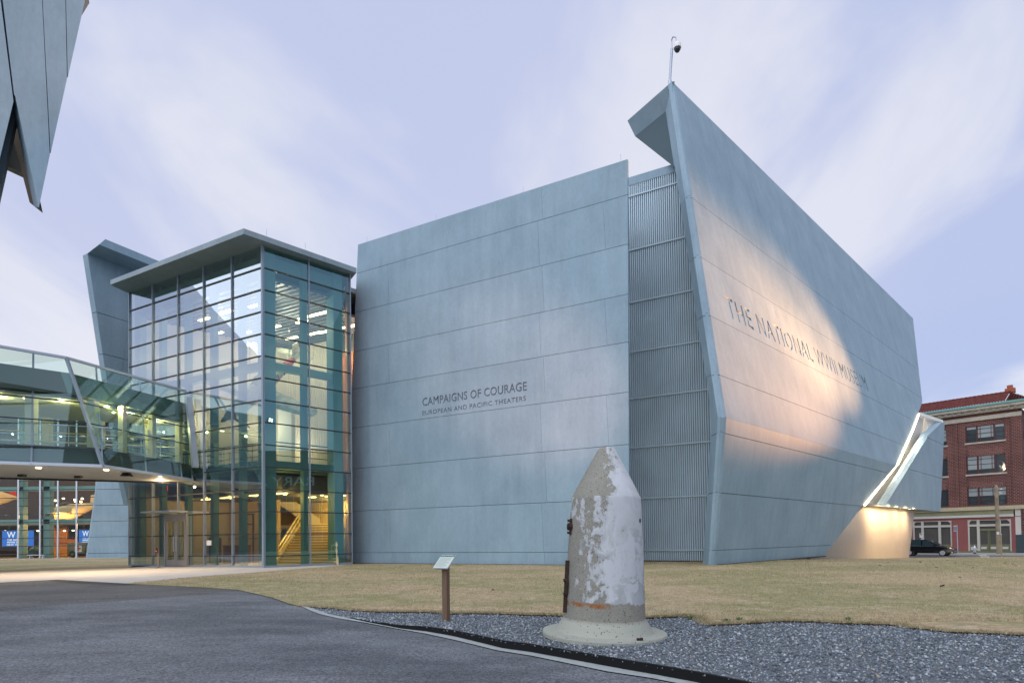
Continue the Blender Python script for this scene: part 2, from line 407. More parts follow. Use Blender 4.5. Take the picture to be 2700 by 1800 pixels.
wob = [V((p.x + rnd.uniform(-.03, .03), p.y + rnd.uniform(-.04, .04))) for p in lawn_grav]
# dense wobble along the cut sod edge
def dense(pts, step, amp):
    r = []
    for a, b in zip(pts, pts[1:]):
        n = max(1, int((b - a).length / step))
        for k in range(n): r.append(a.lerp(b, k / n) + V((rnd.uniform(-amp, amp), rnd.uniform(-amp, amp))))
    return r + [pts[-1]]
lg = dense(lawn_grav, .12, .025)
# museum key points (needed by the lawn outline too)
Wr = onz(1659, 1490); G0 = onz(696, 1496)
P1y = 0
Bq = onz(1880, 1489)
apron_r = [onz(*p).xy for p in [(333, 1537.5), (500, 1521), (670, 1508.3), (800, 1498), (900, 1491)]]
apron_l = [onz(*p).xy for p in [(0, 1507), (120, 1503), (230, 1499), (340, 1496)]]
far = 420
ground_poly = [(-far, -40), (far, -40), (far, far), (-far, far)]
ground = sheet('ground', ground_poly, lambda x, y: gz(x, y) - .30, 12.0, M['earth'])
# street frame: q to the right along the far facade, o towards the camera
FQ = onz(2520, 1456, -1.0); er = -dE; en = V((-er.y, er.x, 0)); en = en if en.y < 0 else -en
def st(q, o, z=0): return FQ + er * q + en * o + V((0, 0, z - FQ.z))
STZ = -1.16
lawn_main = [tuple(p) for p in reversed(lawn_asph[4:])] + [] 
lm = [lawn_asph[4]] + [lawn_asph[3]] + apron_r[1:] + [V((G0 + dB * 4.2).xy) + V((0, .9))] + [V((6.0, 31.0)), V((20.0, 38.0)), V((34.0, 52.0))] + \
     [st(-16, 13.2).xy, st(60, 13.2).xy, V((110.0, 10.0)), V((40.0, 4.0))] + lg[::-1] + lawn_asph[:4:-1]
sheet('lawn', [tuple(p) for p in lm], lambda x, y: gz(x, y), 1.3, M['grass'])
lb = [apron_l[0] + V((-60, -3))] + apron_l + [V((G0 + dA * 10.7).xy), V((-17, 40)), V((-8, 86)), V((-95, 86))]
sheet('lawn', [tuple(p) for p in lb], lambda x, y: gz(x, y), 2.5, M['grass'])
ap = [apron_l[0] + V((-60, -3))] + apron_l + [V((G0 + dA * 10.7).xy) + V((1.5, 2)), V((G0 + dB * 4.2).xy) + V((0, .9))] + apron_r[::-1] + [lawn_asph[2], lawn_asph[1], lawn_asph[0], onz(0, 1535).xy, onz(0, 1535).xy + V((-60, -6))]
sheet('path', [tuple(p) for p in ap], lambda x, y: .004 if y < 35 else gz(x, y) + .004, 1.5, M['path'])
a2 = [onz(0, 1535).xy + V((-60, -6)), onz(0, 1535).xy] + lawn_asph + [p.xy for p in kerb_lo] + [V((9, 2.2)), V((9, -6)), V((-60, -6))]
sheet('asphalt', [tuple(p) for p in a2], asph_z, .8, M['asphalt'])
PT = zo(0, 1460, 2.6133, [(0, 385), (160, 366), (300, 350), (560, 333), (820, 318), (1150, 290), (1500, 262), (1640, 246)])
a3 = [onz(0, 1535).xy] + lawn_asph[:8] + [onz(*p).xy for p in PT[::-1]]
sheet('asphalt', [tuple(p) for p in a3], lambda x, y: asph_z(x, y) + .004, .8, M['asphalt_old'])
PD = zo(0, 1460, 2.6133, [(330, 181), (400, 177), (620, 190), (860, 203), (950, 208), (860, 212), (620, 206), (430, 194)])
sheet('asphalt', [tuple(onz(*p).xy) for p in PD], lambda x, y: asph_z(x, y) + .008, .8, M['asphalt_new'])
gv = [p.xy for p in kerb_up[1:]] + [V((12, 2.0)), V((40, 2.0)), V((40, 4.1))] + lg[::-1]
sheet('gravel_bed', [tuple(p) for p in gv], grav_z, .5, M['gravelbase'])
mb = MB()
for i in range(len(kerb_up) - 1):
    a, b, c, d = kerb_up[i], kerb_up[i + 1], kerb_lo[i + 1], kerb_lo[i]
    mb.poly([p + V((0, 0, .010)) for p in (a, b, c, d)])
struct(mb.build('kerb', M['kerb'], smooth=True))
mb = MB()
ee = [p for p in kerb_up[4:]]
for i in range(len(ee) - 1):
    a, b = ee[i], ee[i + 1]; n = (b - a).cross(UZ).normalized() * -.035
    ha = grav_z(0, 0) + .02 * min(1, i / 3.0); hb = grav_z(0, 0) + .02 * min(1, (i + 1) / 3.0)
    A = [a + V((0, 0, -.06)), V((a.x, a.y, ha)), V((a.x, a.y, ha)) + n, a + n + V((0, 0, -.06))]
    B = [b + V((0, 0, -.06)), V((b.x, b.y, hb)), V((b.x, b.y, hb)) + n, b + n + V((0, 0, -.06))]
    mb.loft(A, B)
tag(mb.build('garden_edging', M['edging']), 'black strip edging holding the grey gravel beside the asphalt drive', 'edging')
# cut sod face
mb = MB()
for a, b in zip(lg, lg[1:]):
    mb.poly([(a.x, a.y, .0), (b.x, b.y, .0), (b.x + rnd.uniform(-.01, .01), b.y - .02, -.08), (a.x, a.y - .02, -.08)])
struct(mb.build('soil_edge', plain('sod_soil', (.055, .036, .022), .95, noise=.4, nscale=25)))
# street
SP = [st(-60, 12.6).xy, st(70, 12.6).xy, st(70, 4.1).xy, st(-60, 4.1).xy]
sheet('road', [tuple(p) for p in SP], lambda x, y: STZ, 6, M['street'])
mb = MB(); mb.box(st(-60, 0.0, STZ - .1), er * 130, en * 4.1, UZ * .25); struct(mb.build('pavement', M['path']))
mb = MB()
for q0, q1, o0, o1 in ((-60, 70, 12.0, 12.12), (10.5, 12.0, 8.9, 9.1)):
    mb.poly([st(q0, o0, STZ + .006), st(q1, o0, STZ + .006), st(q1, o1, STZ + .006), st(q0, o1, STZ + .006)])
for (u0, u1, v0, v1) in ((2581, 2600, 1462.0, 1464.0), (2585, 2608, 1466, 1469.5)):
    mb.poly([onz(u0, v0, STZ + .006), onz(u1, v0, STZ + .006), onz(u1 + 3, v1, STZ + .006), onz(u0 + 1, v1, STZ + .006)])
struct(mb.build('road_markings', M['mark']))

# ---------------------------------------------------------------- gravel stones, grass tufts (stuff)
def inpoly(x, y, poly):
    r = np.zeros(len(x), bool); n = len(poly); j = n - 1
    for i in range(n):
        xi, yi = poly[i]; xj, yj = poly[j]
        if yi != yj:
            r ^= ((yi > y) != (yj > y)) & (x < (xj - xi) * (y - yi) / (yj - yi) + xi)
        j = i
    return r
def fastmesh(name, verts, faces, mat, col=None):
    me = bpy.data.meshes.new(name)
    nv, nf, k = len(verts), len(faces), faces.shape[1]
    me.vertices.add(nv); me.vertices.foreach_set('co', verts.astype(np.float32).ravel())
    me.loops.add(nf * k); me.loops.foreach_set('vertex_index', faces.astype(np.int32).ravel())
    me.polygons.add(nf); me.polygons.foreach_set('loop_start', np.arange(0, nf * k, k, dtype=np.int32))
    me.update(calc_edges=True)
    if col is not None:
        a = me.attributes.new('tint', 'FLOAT', 'POINT'); a.data.foreach_set('value', col.astype(np.float32))
    me.materials.append(mat)
    o = bpy.data.objects.new(name, me); COL.objects.link(o); return o
def tintmat(name, stops, rough=.8, spec=.3):
    mt, t, b = newmat(name); at = nn(t, 'ShaderNodeAttribute', attribute_name='tint')
    t.links.new(ramp(t, at.outputs['Fac'], stops, 'LINEAR'), b.inputs['Base Color'])
    b.inputs['Roughness'].default_value = rough; b.inputs['Specular IOR Level'].default_value = spec; return mt
rg = np.random.default_rng(3)
gp = [tuple(p) for p in gv]
N = 230000
X = rg.uniform(-4, 13, N); Y = rg.uniform(2.2, 11, N)
k = inpoly(X, Y, gp) & (np.abs(X) < Y * 1.02 + .5) & (rg.random(N) < np.clip((Y - 1.5) / 5.5, .25, 1))
X, Y = X[k], Y[k]; n = len(X)
oc = np.array([(1, 0, 0), (-1, 0, 0), (0, 1, 0), (0, -1, 0), (0, 0, 1), (0, 0, -1)], float)
of = np.array([(0, 2, 4), (2, 1, 4), (1, 3, 4), (3, 0, 4), (2, 0, 5), (1, 2, 5), (3, 1, 5), (0, 3, 5)])
pts = np.repeat(oc[None], n, 0) * rg.uniform(.55, 1.3, (n, 6, 1))
sz = .006 + .017 * rg.random((n, 1, 1)) ** 1.6 + np.where(rg.random((n, 1, 1)) < .05, .012, 0)
pts *= sz * np.stack([np.ones((n,)), rg.uniform(.55, 1, n), rg.uniform(.3, .7, n)], -1)[:, None, :]
q = rg.normal(size=(n, 4)) * np.array([1, .35, .35, 1]); q /= np.linalg.norm(q, axis=1, keepdims=True)
w, x_, y_, z_ = q.T
Rm = np.stack([np.stack([1 - 2 * (y_**2 + z_**2), 2 * (x_ * y_ - w * z_), 2 * (x_ * z_ + w * y_)], -1), np.stack([2 * (x_ * y_ + w * z_), 1 - 2 * (x_**2 + z_**2), 2 * (y_ * z_ - w * x_)], -1), np.stack([2 * (x_ * z_ - w * y_), 2 * (y_ * z_ + w * x_), 1 - 2 * (x_**2 + y_**2)], -1)], 1)
pts = np.einsum('nij,nkj->nki', Rm, pts)
pts += np.stack([X, Y, np.full(n, -.035) + rg.uniform(-.002, .014, n)], -1)[:, None, :]
fc = (of[None] + (np.arange(n) * 6)[:, None, None]).reshape(-1, 3)
tv = np.repeat(rg.random(n), 6)
M['stone'] = tintmat('gravel_stone', [(0.0, (.075, .092, .11)), (.4, (.17, .205, .235)), (.75, (.30, .345, .38)), (.95, (.50, .545, .58)), (1.0, (.34, .24, .16))], .7)
tag(fastmesh('gravel', pts.reshape(-1, 3), fc, M['stone'], tv), 'loose blue grey crushed stone around the concrete shelter', 'gravel', kind='stuff')
lp = [tuple(p) for p in lm]
N = 330000
X = rg.uniform(-16, 34, N); Y = 8.0 + 22 * rg.random(N) ** 1.7
k = inpoly(X, Y, lp) & (np.abs(X) < Y * .95 + 1)
X, Y = X[k], Y[k]
ex = np.array([p.x for p in lg]); ey = np.array([p.y for p in lg])     # extra fringe on the cut edge
j = rg.integers(0, len(lg), 22000)
X = np.concatenate([X, ex[j] + rg.normal(0, .07, len(j))]); Y = np.concatenate([Y, ey[j] + np.abs(rg.normal(0, .05, len(j))) - .015]); n = len(X)
hh = rg.uniform(.012, .035, n) * (1 + .6 * (rg.random(n) < .06)); ang = rg.uniform(0, 6.283, n); wd = rg.uniform(.003, .006, n) * np.clip(Y / 10, 1, 2)
lean = rg.uniform(.2, 1.4, n); la = rg.uniform(0, 6.283, n)
Z = -.041 * np.maximum(0, Y - 29.3) * np.clip((X - 2) / 12, 0, 1)
b0 = np.stack([X - np.cos(ang) * wd, Y - np.sin(ang) * wd, Z - .005], -1); b1 = np.stack([X + np.cos(ang) * wd, Y + np.sin(ang) * wd, Z - .005], -1)
tp = np.stack([X + np.cos(la) * hh * lean, Y + np.sin(la) * hh * lean, Z + hh], -1)
vv = np.stack([b0, b1, tp], 1).reshape(-1, 3); ff = np.arange(n * 3).reshape(-1, 3)
pat = .5 + .3 * np.sin(X * .55 + 1.3 * np.sin(Y * .7)) * np.cos(Y * .9 + X * .2)
tv = np.repeat(np.clip(pat * .45 + rg.random(n) * .75 - .1, 0, 1), 3)
M['blade'] = tintmat('grass_blade', [(0.0, (.17, .18, .085)), (.3, (.33, .28, .15)), (.6, (.49, .40, .25)), (1.0, (.62, .53, .37))], .9, .1)
tag(fastmesh('grass', vv, ff, M['blade'], tv), 'short dormant tan grass covering the lawn', 'grass', kind='stuff')

# ================================================================= MUSEUM
mus = thing('museum_building', 'angular blue grey concrete museum with corrugated recess, leaning right wing and glazed atrium', 'museum', Wr.lerp(G0, .5))
def text_mesh(body, ux, uy, n, p_l, p_r, height, depth, bold=.0, spacing=1.0, front=.02):
    """lettering as a closed mesh cutter; baseline from p_l to p_r, cap height given"""
    cu = bpy.data.curves.new('letters', 'FONT'); cu.body = body; cu.extrude = .5; cu.offset = bold; cu.space_character = spacing; cu.resolution_u = 3
    ob = bpy.data.objects.new('letters', cu); COL.objects.link(ob)
    dg = bpy.context.evaluated_depsgraph_get(); dg.update()
    me = bpy.data.meshes.new_from_object(ob.evaluated_get(dg)); bpy.data.objects.remove(ob); bpy.data.curves.remove(cu)
    xs = [v.co.x for v in me.vertices]; ys = [v.co.y for v in me.vertices]
    cap = max(ys) - min(ys); w = max(xs) - min(xs); x0 = min(xs); y0 = min(ys)
    d = (p_r - p_l)
    for v in me.vertices:
        a, b, c = v.co
        v.co = p_l + d * ((a - x0) / w) + uy * ((b - y0) / cap * height) + n * (front if c > 0 else -depth)
    bm = bmesh.new(); bm.from_mesh(me); bmesh.ops.remove_doubles(bm, verts=bm.verts, dist=1e-4); bmesh.ops.recalc_face_normals(bm, faces=bm.faces); bm.to_mesh(me); bm.free()
    return me
def engrave(o, cutters, mat_in):
    o.data.materials.append(mat_in); mi = len(o.data.materials) - 1; tmp = []
    for me in cutters:
        me.materials.clear()
        for k in range(mi + 1): me.materials.append(mat_in)
        me.polygons.foreach_set('material_index', [mi] * len(me.polygons))
        a = me.attributes.new('pv', 'FLOAT', 'FACE'); a.data.foreach_set('value', [1.0] * len(me.polygons))
        c = bpy.data.objects.new('cut', me); COL.objects.link(c); tmp.append(c)
        b = o.modifiers.new('cut', 'BOOLEAN'); b.operation = 'DIFFERENCE'; b.solver = 'EXACT'; b.use_self = True; b.object = c
    dg = bpy.context.evaluated_depsgraph_get(); dg.update()
    me = bpy.data.meshes.new_from_object(o.evaluated_get(dg), preserve_all_data_layers=True, depsgraph=dg)
    o.modifiers.clear(); o.data = me
    for c in tmp: bpy.data.objects.remove(c)
M['letter'] = concrete('letter_reveal', (.15, .21, .27)); M['letter_r'] = M['conc']
# --- front wall (W)
ux = -dA; o0 = V((Wr.x, Wr.y, 0))
def wuv(u, v): p = onp(u, v, Wr, nA); return ((p - o0).dot(ux), p.z)
wl_b = wuv(907, 1488); wl_t = wuv(944, 645); wr_t = wuv(1654.3, 420); wr_b = (0.0, -.05)
wpoly = [(wl_b[0], -.05), wr_b, wr_t, wl_t]
wrows = [wuv(1656, y)[1] for y in (513, 643, 775, 901, 1033, 1171, 1314.5, 1454.5)]
Wd = -wl_b[0]
def wcols(k):
    if k == 0: return [(-Wd * .30, .0), (-Wd * .245, .0), (-Wd * .72, 0)]
    off = .02 if k % 2 else .0
    return [(-Wd * (.815 - off), -.03), (-Wd * (.215 + off * 1.6), -.035), (-Wd * .05, -.04)] if k % 2 else [(-Wd * .955, -.05), (-Wd * .235, -.035)]
mb = MB(); panels(mb, wpoly, o0, ux, UZ, nA, wrows, wcols, .16, .02, .035)
wall = mb.build('concrete_wall', M['conc'], mus)
cut = []
def wp(u, v): return onp(u, v, Wr, nA)
cut.append(text_mesh('CAMPAIGNS OF COURAGE', ux, UZ, nA, wp(1113.9, 1070.8), wp(1389, 1029), wp(1113.9, 1049.2).z - wp(1113.9, 1070.8).z, .06, .014, 1.04))
cut.append(text_mesh('EUROPEAN AND PACIFIC THEATERS', ux, UZ, nA, wp(1113.9, 1095), wp(1386.5, 1056), wp(1113.9, 1083.2).z - wp(1113.9, 1095).z, .06, .012, 1.12))
engrave(wall, cut, M['letter'])
mb = MB()                                                # structural core behind the panels
core = [(wl_b[0] + .12, 0), (-.03, 0), (wr_t[0] - .03, wr_t[1] - .06), (wl_t[0] + .1, wl_t[1] - .06)]
mb.prism([o0 - nA * .17 + ux * a + UZ * b for a, b in core], V((.03, 1.0, 0)))
mb.build('wall_core', M['conc_in'], mus)
mb = MB()
for f in (.025, .33, .66, .975):                         # lightning rods on the parapet
    p = o0 + ux * (wl_t[0] + (wr_t[0] - wl_t[0]) * f) + UZ * (wl_t[1] - .02) - nA * .3; mb.tube([p, p + UZ * .5], .012, 5)
mb.build('lightning_rod', M['alu'], mus)
# --- corrugated recess
RC = onz(1856, 1479.8)
def rp(u, v): return onp(u, v, RC, nA)
zt_l = rp(1660, 487).z; zt = zt_l - .1
ra = RC - dA * .9 ; L = (rp(1640, 1486) - ra).dot(dA) + .6
ra.z = 0
ELP = [(1779.1, 440), (1794.4, 543), (1817, 694.5), (1837.3, 845.7), (1862.2, 994.3), (1874.9, 1093.3), (1873.6, 1149.1), (1864.7, 1302.2), (1855.1, 1450.5), (1852.6, 1489)]
ELA = [((rp(u, v) - ra).dot(dA), rp(u, v).z) for u, v in ELP]
def edge_a(z):
    for (a0, z0), (a1, z1) in zip(ELA, ELA[1:]):
        if z1 <= z <= z0: return a1 + (a0 - a1) * (z - z1) / (z0 - z1)
    return ELA[0][0] if z > ELA[0][1] else ELA[-1][0]
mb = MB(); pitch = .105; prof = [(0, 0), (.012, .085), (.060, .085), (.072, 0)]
cuts = [0.0] + sorted(rp(1760, y).z for y in (494, 640, 782, 916, 1042, 1175, 1312, 1451)) + [zt]
for z0, z1 in zip(cuts, cuts[1:]):
    pl = []
    k = max(0, int((edge_a(z1) - .45) / pitch))
    while k * pitch < L:
        pl += [(k * pitch + a, d) for a, d in prof]; k += 1
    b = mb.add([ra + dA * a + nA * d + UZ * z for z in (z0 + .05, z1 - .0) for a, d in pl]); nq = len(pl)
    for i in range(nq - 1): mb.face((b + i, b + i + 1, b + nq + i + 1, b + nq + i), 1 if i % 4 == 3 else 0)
mb.build('corrugated_wall', [M['zinc'], plain('rib_gap_shade', (.22, .29, .335), .8)], mus)  # groove floors coloured darker to put shade between the ribs
mb = MB()
for z in cuts[1:-1]:
    e = edge_a(z) - .3
    mb.box(ra + dA * e + UZ * (z - .01) + nA * .0, dA * (L - e), nA * .13, UZ * .035); mb.box(ra + dA * e + UZ * (z + .03), dA * (L - e), nA * .12, UZ * .03)
mb.build('cladding_rail', M['zinc_strip'], mus)
e = edge_a(zt) - .3
mb = MB(); mb.box(ra + dA * e + UZ * zt - nA * .3, dA * (L - e), nA * .40, UZ * .42); mb.build('parapet_cap', M['conc'], mus)
mb = MB(); mb.box(ra + dA * e - nA * .05, dA * (L - e), nA * -.25, UZ * zt); mb.build('backing_wall', M['slate'], mus)
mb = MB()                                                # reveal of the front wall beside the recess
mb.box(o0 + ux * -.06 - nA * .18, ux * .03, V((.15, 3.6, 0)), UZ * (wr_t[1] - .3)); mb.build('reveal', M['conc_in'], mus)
# --- leaning right wing (R)
nE = azn(-5.5)
K = onp(1906, 1098, Bq, nE); P1 = onp(1772, 215, Bq, nE); Bq0 = V((Bq.x, Bq.y, -.03))
nu = dB.cross(P1 - K).normalized(); nu = nu if nu.y < 0 else -nu
nl = dB.cross(K - Bq0).normalized(); nl = nl if nl.y < 0 else -nl
vu = nu.cross(dB); vu = vu if vu.z > 0 else -vu
vl = nl.cross(dB); vl = vl if vl.z > 0 else -vl
def ruv(u, v, n, vv):
    p = onp(u, v, K, n); return ((p - K).dot(dB), (p - K).dot(vv))
def loc(p, vv): return ((p - K).dot(dB), (p - K).dot(vv))
CH = .30                                                 # chamfer along the leading edge
a1 = loc(P1, vu); top = a1[1]
T = ruv(2403.7, 827, nu, vu); T2 = ruv(2432, 1059, nu, vu); R3 = ruv(2406, 1130, nu, vu); KR = ruv(2366, 1218, nu, vu)
upoly = [(CH, 0.0), (KR[0], 0.0), R3, T2, (T[0], top), (a1[0] + CH * .9, top)]
urows = [loc(onp(u, v, K, nu), vu)[1] for u, v in ((1819, 517), (1843, 674), (1865, 828), (1889, 985))]
Lr = KR[0]
def ucols(k):
    s = (K - P1).dot(dB) / top
    return {0: [(Lr * .33, .12), (Lr * .72, .15)], 1: [(Lr * .36, .10), (Lr * .8, .2)], 2: [(Lr * .34, .1), (Lr * .9, .2)], 3: [(Lr * .6, .1)], 4: [(Lr * .45, .1), (Lr * 1.1, .2)]}.get(k, [])
mb = MB(); panels(mb, upoly, K, dB, vu, nu, urows, ucols, .16, .022, .035)
upw = mb.build('leaning_wall', M['conc'], mus)
def rpnt(u, v): return onp(u, v, K, nu)
tl, tr = rpnt(1923.5, 836.5), rpnt(2284.6, 1012)
hcap = (rpnt(1909, 778) - K).dot(vu) - (rpnt(1923.5, 836.5) - K).dot(vu)
base_v = (tl - K).dot(vu); tr = K + dB * (tr - K).dot(dB) + vu * base_v
engrave(upw, [text_mesh('THE NATIONAL WWII MUSEUM', dB, vu, nu, tl, tr, hcap, .05, .004, 1.12)], M['letter_r'])
b1 = loc(Bq0, vl)
BR = ruv(2170.6, 1470, nl, vl); R4 = ruv(2287, 1317, nl, vl); KRl = ruv(2366, 1218, nl, vl)
lpoly = [(b1[0] + CH * .9, b1[1]), (BR[0], b1[1]), (R4[0], R4[1]), (KR[0], -.004), (CH, -.004)]
lrows = [loc(onp(u, v, K, nl), vl)[1] for u, v in ((1903, 1140), (1893, 1298), (1882.5, 1450.5))]
def lcols(k): return {0: [(Lr * .42, 0)], 1: [(Lr * .30, -.12), (Lr * .62, 0)], 2: [(Lr * .36, .15), (Lr * .8, .1)], 3: [(Lr * .42, 0)]}.get(k, [])
mb = MB(); panels(mb, lpoly, K, dB, vl, nl, lrows, lcols, .16, .022, .035)
mb.build('undercut_wall', M['conc'], mus)
# chamfer strip, rows cut like the walls
mb = MB(); SB = .10
def lerp(a, b, t): return a + (b - a) * t
def cham(pa, pb, n, vv, cutv):
    va, vb = loc(pa, vv)[1], loc(pb, vv)[1]
    ts = [0] + sorted((c - va) / (vb - va) for c in cutv) + [1]
    for t0, t1 in zip(ts, ts[1:]):
        q0, q1 = lerp(pa, pb, t0 + .0008), lerp(pa, pb, t1 - .0008)
        f = [q0 - n * SB, q1 - n * SB, q1 + dB * (CH - .01), q0 + dB * (CH - .01)]
        mb.prism(f, n * -.12, 0, 1 + rnd.uniform(-.03, .03))
cham(K, P1, nu, vu, urows); cham(Bq0, K, nl, vl, lrows)
mb.build('edge_chamfer', M['conc'], mus)
# end face of the wing (about a metre thick)
EL = [(1779.1, 440), (1794.4, 543), (1817, 694.5), (1837.3, 845.7), (1862.2, 994.3), (1874.9, 1093.3), (1873.6, 1149.1), (1864.7, 1302.2), (1855.1, 1450.5), (1852.6, 1489)]
elp = [onp(u, v, Bq, nE) for u, v in EL]; H3 = onp(1755.1, 293.8, Bq, nE)
edge_l = [H3] + elp
def corner_at(z):
    return lerp(K, P1, (z - K.z) / (P1.z - K.z)) if z > K.z else lerp(Bq0, K, (z - Bq0.z) / (K.z - Bq0.z))
jz = [onp(u, v, Bq, nE).z for u, v in ((1817.4, 511.6), (1840.4, 668.5), (1863.3, 822.8), (1887.1, 979.7), (1902.9, 1138), (1892.7, 1297.4), (1882.2, 1450.5))]
def left_at(z):
    for a, b in zip(edge_l, edge_l[1:]):
        if b.z <= z <= a.z: return lerp(b, a, (z - b.z) / (a.z - b.z + 1e-9))
    return edge_l[-1] if z < edge_l[-1].z else lerp(H3, P1, (z - H3.z) / (P1.z - H3.z))
mb = MB(); zs = sorted(set([Bq0.z + .001, K.z] + [e.z for e in edge_l[:-1]] + jz + [P1.z - .001]))
pv = 1.0
for z0, z1 in zip(zs, zs[1:]):
    if z1 - z0 < .02: continue
    if any(abs(z0 - j) < .01 for j in jz): pv = 1 + rnd.uniform(-.04, .04)
    g0 = .011 if any(abs(z0 - j) < .01 for j in jz) else 0; g1 = .011 if any(abs(z1 - j) < .01 for j in jz) else 0
    nb_ = nu if z0 >= K.z else nl
    def cc(z): return corner_at(z) - (nu if z > K.z - .01 else nl) * SB
    f = [left_at(z0 + g0), cc(z0 + g0), cc(z1 - g1), left_at(z1 - g1)]
    mb.prism(f, nE * .14 * (1 if nE.dot(EYE - K) < 0 else -1), 0, pv)
mb.build('end_face', M['conc'], mus)
# core of the wing
mb = MB(); TH = 1.0
c1 = [Bq0 + dB * .2 - nl * .2, K + dB * .2 - nu * .2, P1 + dB * .2 - nu * .2 - UZ * .1]
e1 = [K + dB * (BR[0]) + vl * b1[1] - nl * .2, K + dB * (Lr - .4) - nu * .2, K + dB * (T[0] - .4) + vu * (top - .05) - nu * .2]
bk = V((.15, 1.0, 0)) + dB * .3
mb.loft([c1[0], c1[1], e1[1], e1[0]], [c1[0] + bk * .8, c1[1] + bk, e1[1] + bk, e1[0] + bk])
mb.loft([c1[1], c1[2], e1[2], K + dB * (T2[0] - .4) + vu * T2[1] - nu * .2, e1[1]], [c1[1] + bk, c1[2] + bk, e1[2] + bk, K + dB * (T2[0] - .4) + vu * T2[1] + bk, e1[1] + bk])
mb.build('wing_core', M['conc_in'], mus)
# hooked overhang at the apex
H1 = onz(1654.3, 318.5, P1.z); H2 = onz(1674.7, 359.8, H3.z); H4 = onp(1777.3, 440.2, Bq, nE)
back = (P1 - H3).cross(H1 - P1).normalized(); back = back if back.y > 0 else -back
mb = MB()
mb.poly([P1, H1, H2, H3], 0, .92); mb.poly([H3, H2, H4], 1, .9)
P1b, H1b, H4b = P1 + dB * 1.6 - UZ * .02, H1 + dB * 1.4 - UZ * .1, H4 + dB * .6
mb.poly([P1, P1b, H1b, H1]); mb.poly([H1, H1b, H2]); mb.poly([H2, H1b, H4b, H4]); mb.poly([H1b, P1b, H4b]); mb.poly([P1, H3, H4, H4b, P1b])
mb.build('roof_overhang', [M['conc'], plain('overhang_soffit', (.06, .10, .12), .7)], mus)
# roof deck + body that closes the building from behind
mb = MB(); bz = wl_t[1] - 1.2
q1, q2 = Wr - nA * 3.0, Wr + dA * 14 - nA * 3.0
body = [V((11.5, 32.5, 0)), V((24, 43.5, 0)), V((34, 54.5, 0)), V((16, 62, 0)), V((-2, 48, 0)), V((1.0, 36.5, 0))]
mb.prism([V((p.x, p.y, -.6)) for p in body], UZ * (bz + .6)); mb.build('building_core', M['slate'], mus)

# --- fin, lit slot and plinth at the far end of the wing
FB = K - nB * ((K - Bq0).dot(nB)); FB.z = 0               # line of the wing base
def fp(u, v, off=0.0): return onp(u, v, FB - nB * off, nB)
fin = [fp(2329.8, 1334), fp(2480, 1347.6), fp(2490.7, 1113.4), fp(2481, 1112), fp(2446, 1143)]
mb = MB()
fu = lambda p: ((p - FB).dot(dB), p.z)
f2 = [fu(p) for p in fin]
ch = .22
inner = [(f2[0][0] + ch * 1.6, f2[0][1]), f2[1], f2[2], (f2[3][0] + .25, f2[3][1] - .05), (f2[4][0] + ch * 1.3, f2[4][1] - .1)]
panels(mb, inner, FB, dB, UZ, nB, [fp(2400, 1237).z, fp(2450, 1155).z], None, .3, .03, .03)
outer = [f2[0], (f2[0][0] + ch * 1.6, f2[0][1]), (f2[4][0] + ch * 1.3, f2[4][1] - .1), (f2[3][0] + .25, f2[3][1] - .05), f2[3], f2[4]]
w3 = lambda p, d: FB + dB * p[0] + UZ * p[1] - nB * d
mb.prism([w3(outer[0], .22), w3(outer[1], 0), w3(outer[2], 0), w3(outer[5], .22)], -nB * .3, 0, 1.05)
mb.prism([w3(outer[5], .22), w3(outer[2], 0), w3(outer[3], 0), w3(outer[4], .2)], -nB * .3, 0, 1.05)
mb.build('end_fin', M['conc'], mus)
M['slot'] = plain('slot_lining', (.60, .60, .58), .55, noise=.05)
def lpq(u, v): return fp(u, v, 1.1)
mb = MB(); mb.prism([lpq(2262, 1332), lpq(2345, 1332), lpq(2462, 1140), lpq(2440, 1092), lpq(2405, 1080)], -nB * .3); mb.build('slot_lining', M['slot'], mus)
mb = MB(); a, b = fp(2421, 1091, .9), fp(2483, 1111.5, .2); mb.bar(a, b, .25, .28); mb.build('slot_cap', M['white'], mus)
mb = MB(); a = fp(2440, 1094, 1.0); mb.prism([a, fp(2481, 1113, .4), fp(2450, 1143, .4), fp(2432, 1150, 1.0)], -nB * .1); mb.build('slot_return', M['slot'], mus)
mb = MB()
def rlow(u, v): return onp(u, v, K, nl)
ls = [rpnt(2420, 1092), rpnt(2405, 1131), rpnt(2366, 1219), rlow(2287, 1318), rlow(2276, 1331)]
ls = [p + nB * .05 + dB * .12 for p in ls]
mb.tube(ls, .06, 8); mb.build('light_strip', M['led'], mus)
pl_ = [fp(2120, 1475, .7), fp(2396, 1466, .7), fp(2412, 1341, .7), fp(2280, 1332, .7)]
for p in pl_[:2]: p.z -= .25
M['plinth'] = plain('plinth_metal', (.36, .34, .33), .42, .45, noise=.08, nscale=.9)
mb = MB(); mb.prism(pl_, -nB * .5)
mb.build('plinth_wall', M['plinth'], mus)
mb = MB()
for i in range(5):
    for j in range(16):
        p = fp(2150, 1470, .7); p = FB - nB * .695 + dB * lerp((pl_[0] - FB).dot(dB) + 2 + i * .2, (pl_[1] - FB).dot(dB) - .4, j / 15) + UZ * (.3 + i * .62)
        if (p - pl_[0]).dot(dB) > (p.z + .5) * 1.0: mb.box(p, dB * .05, nB * .004, UZ * .05)
mb.build('fixing', M['zinc_strip'], mus)
mb = MB(); q = [fp(2285, 1331.5, .2), fp(2480, 1347, .2), fp(2470, 1343, 3.0), fp(2300, 1331, 3.0)]
mb.prism([q[0], q[1], q[1] - nB * 2.5, q[0] - nB * 2.5], UZ * .12); mb.build('fin_soffit', M['soffit'], mus)
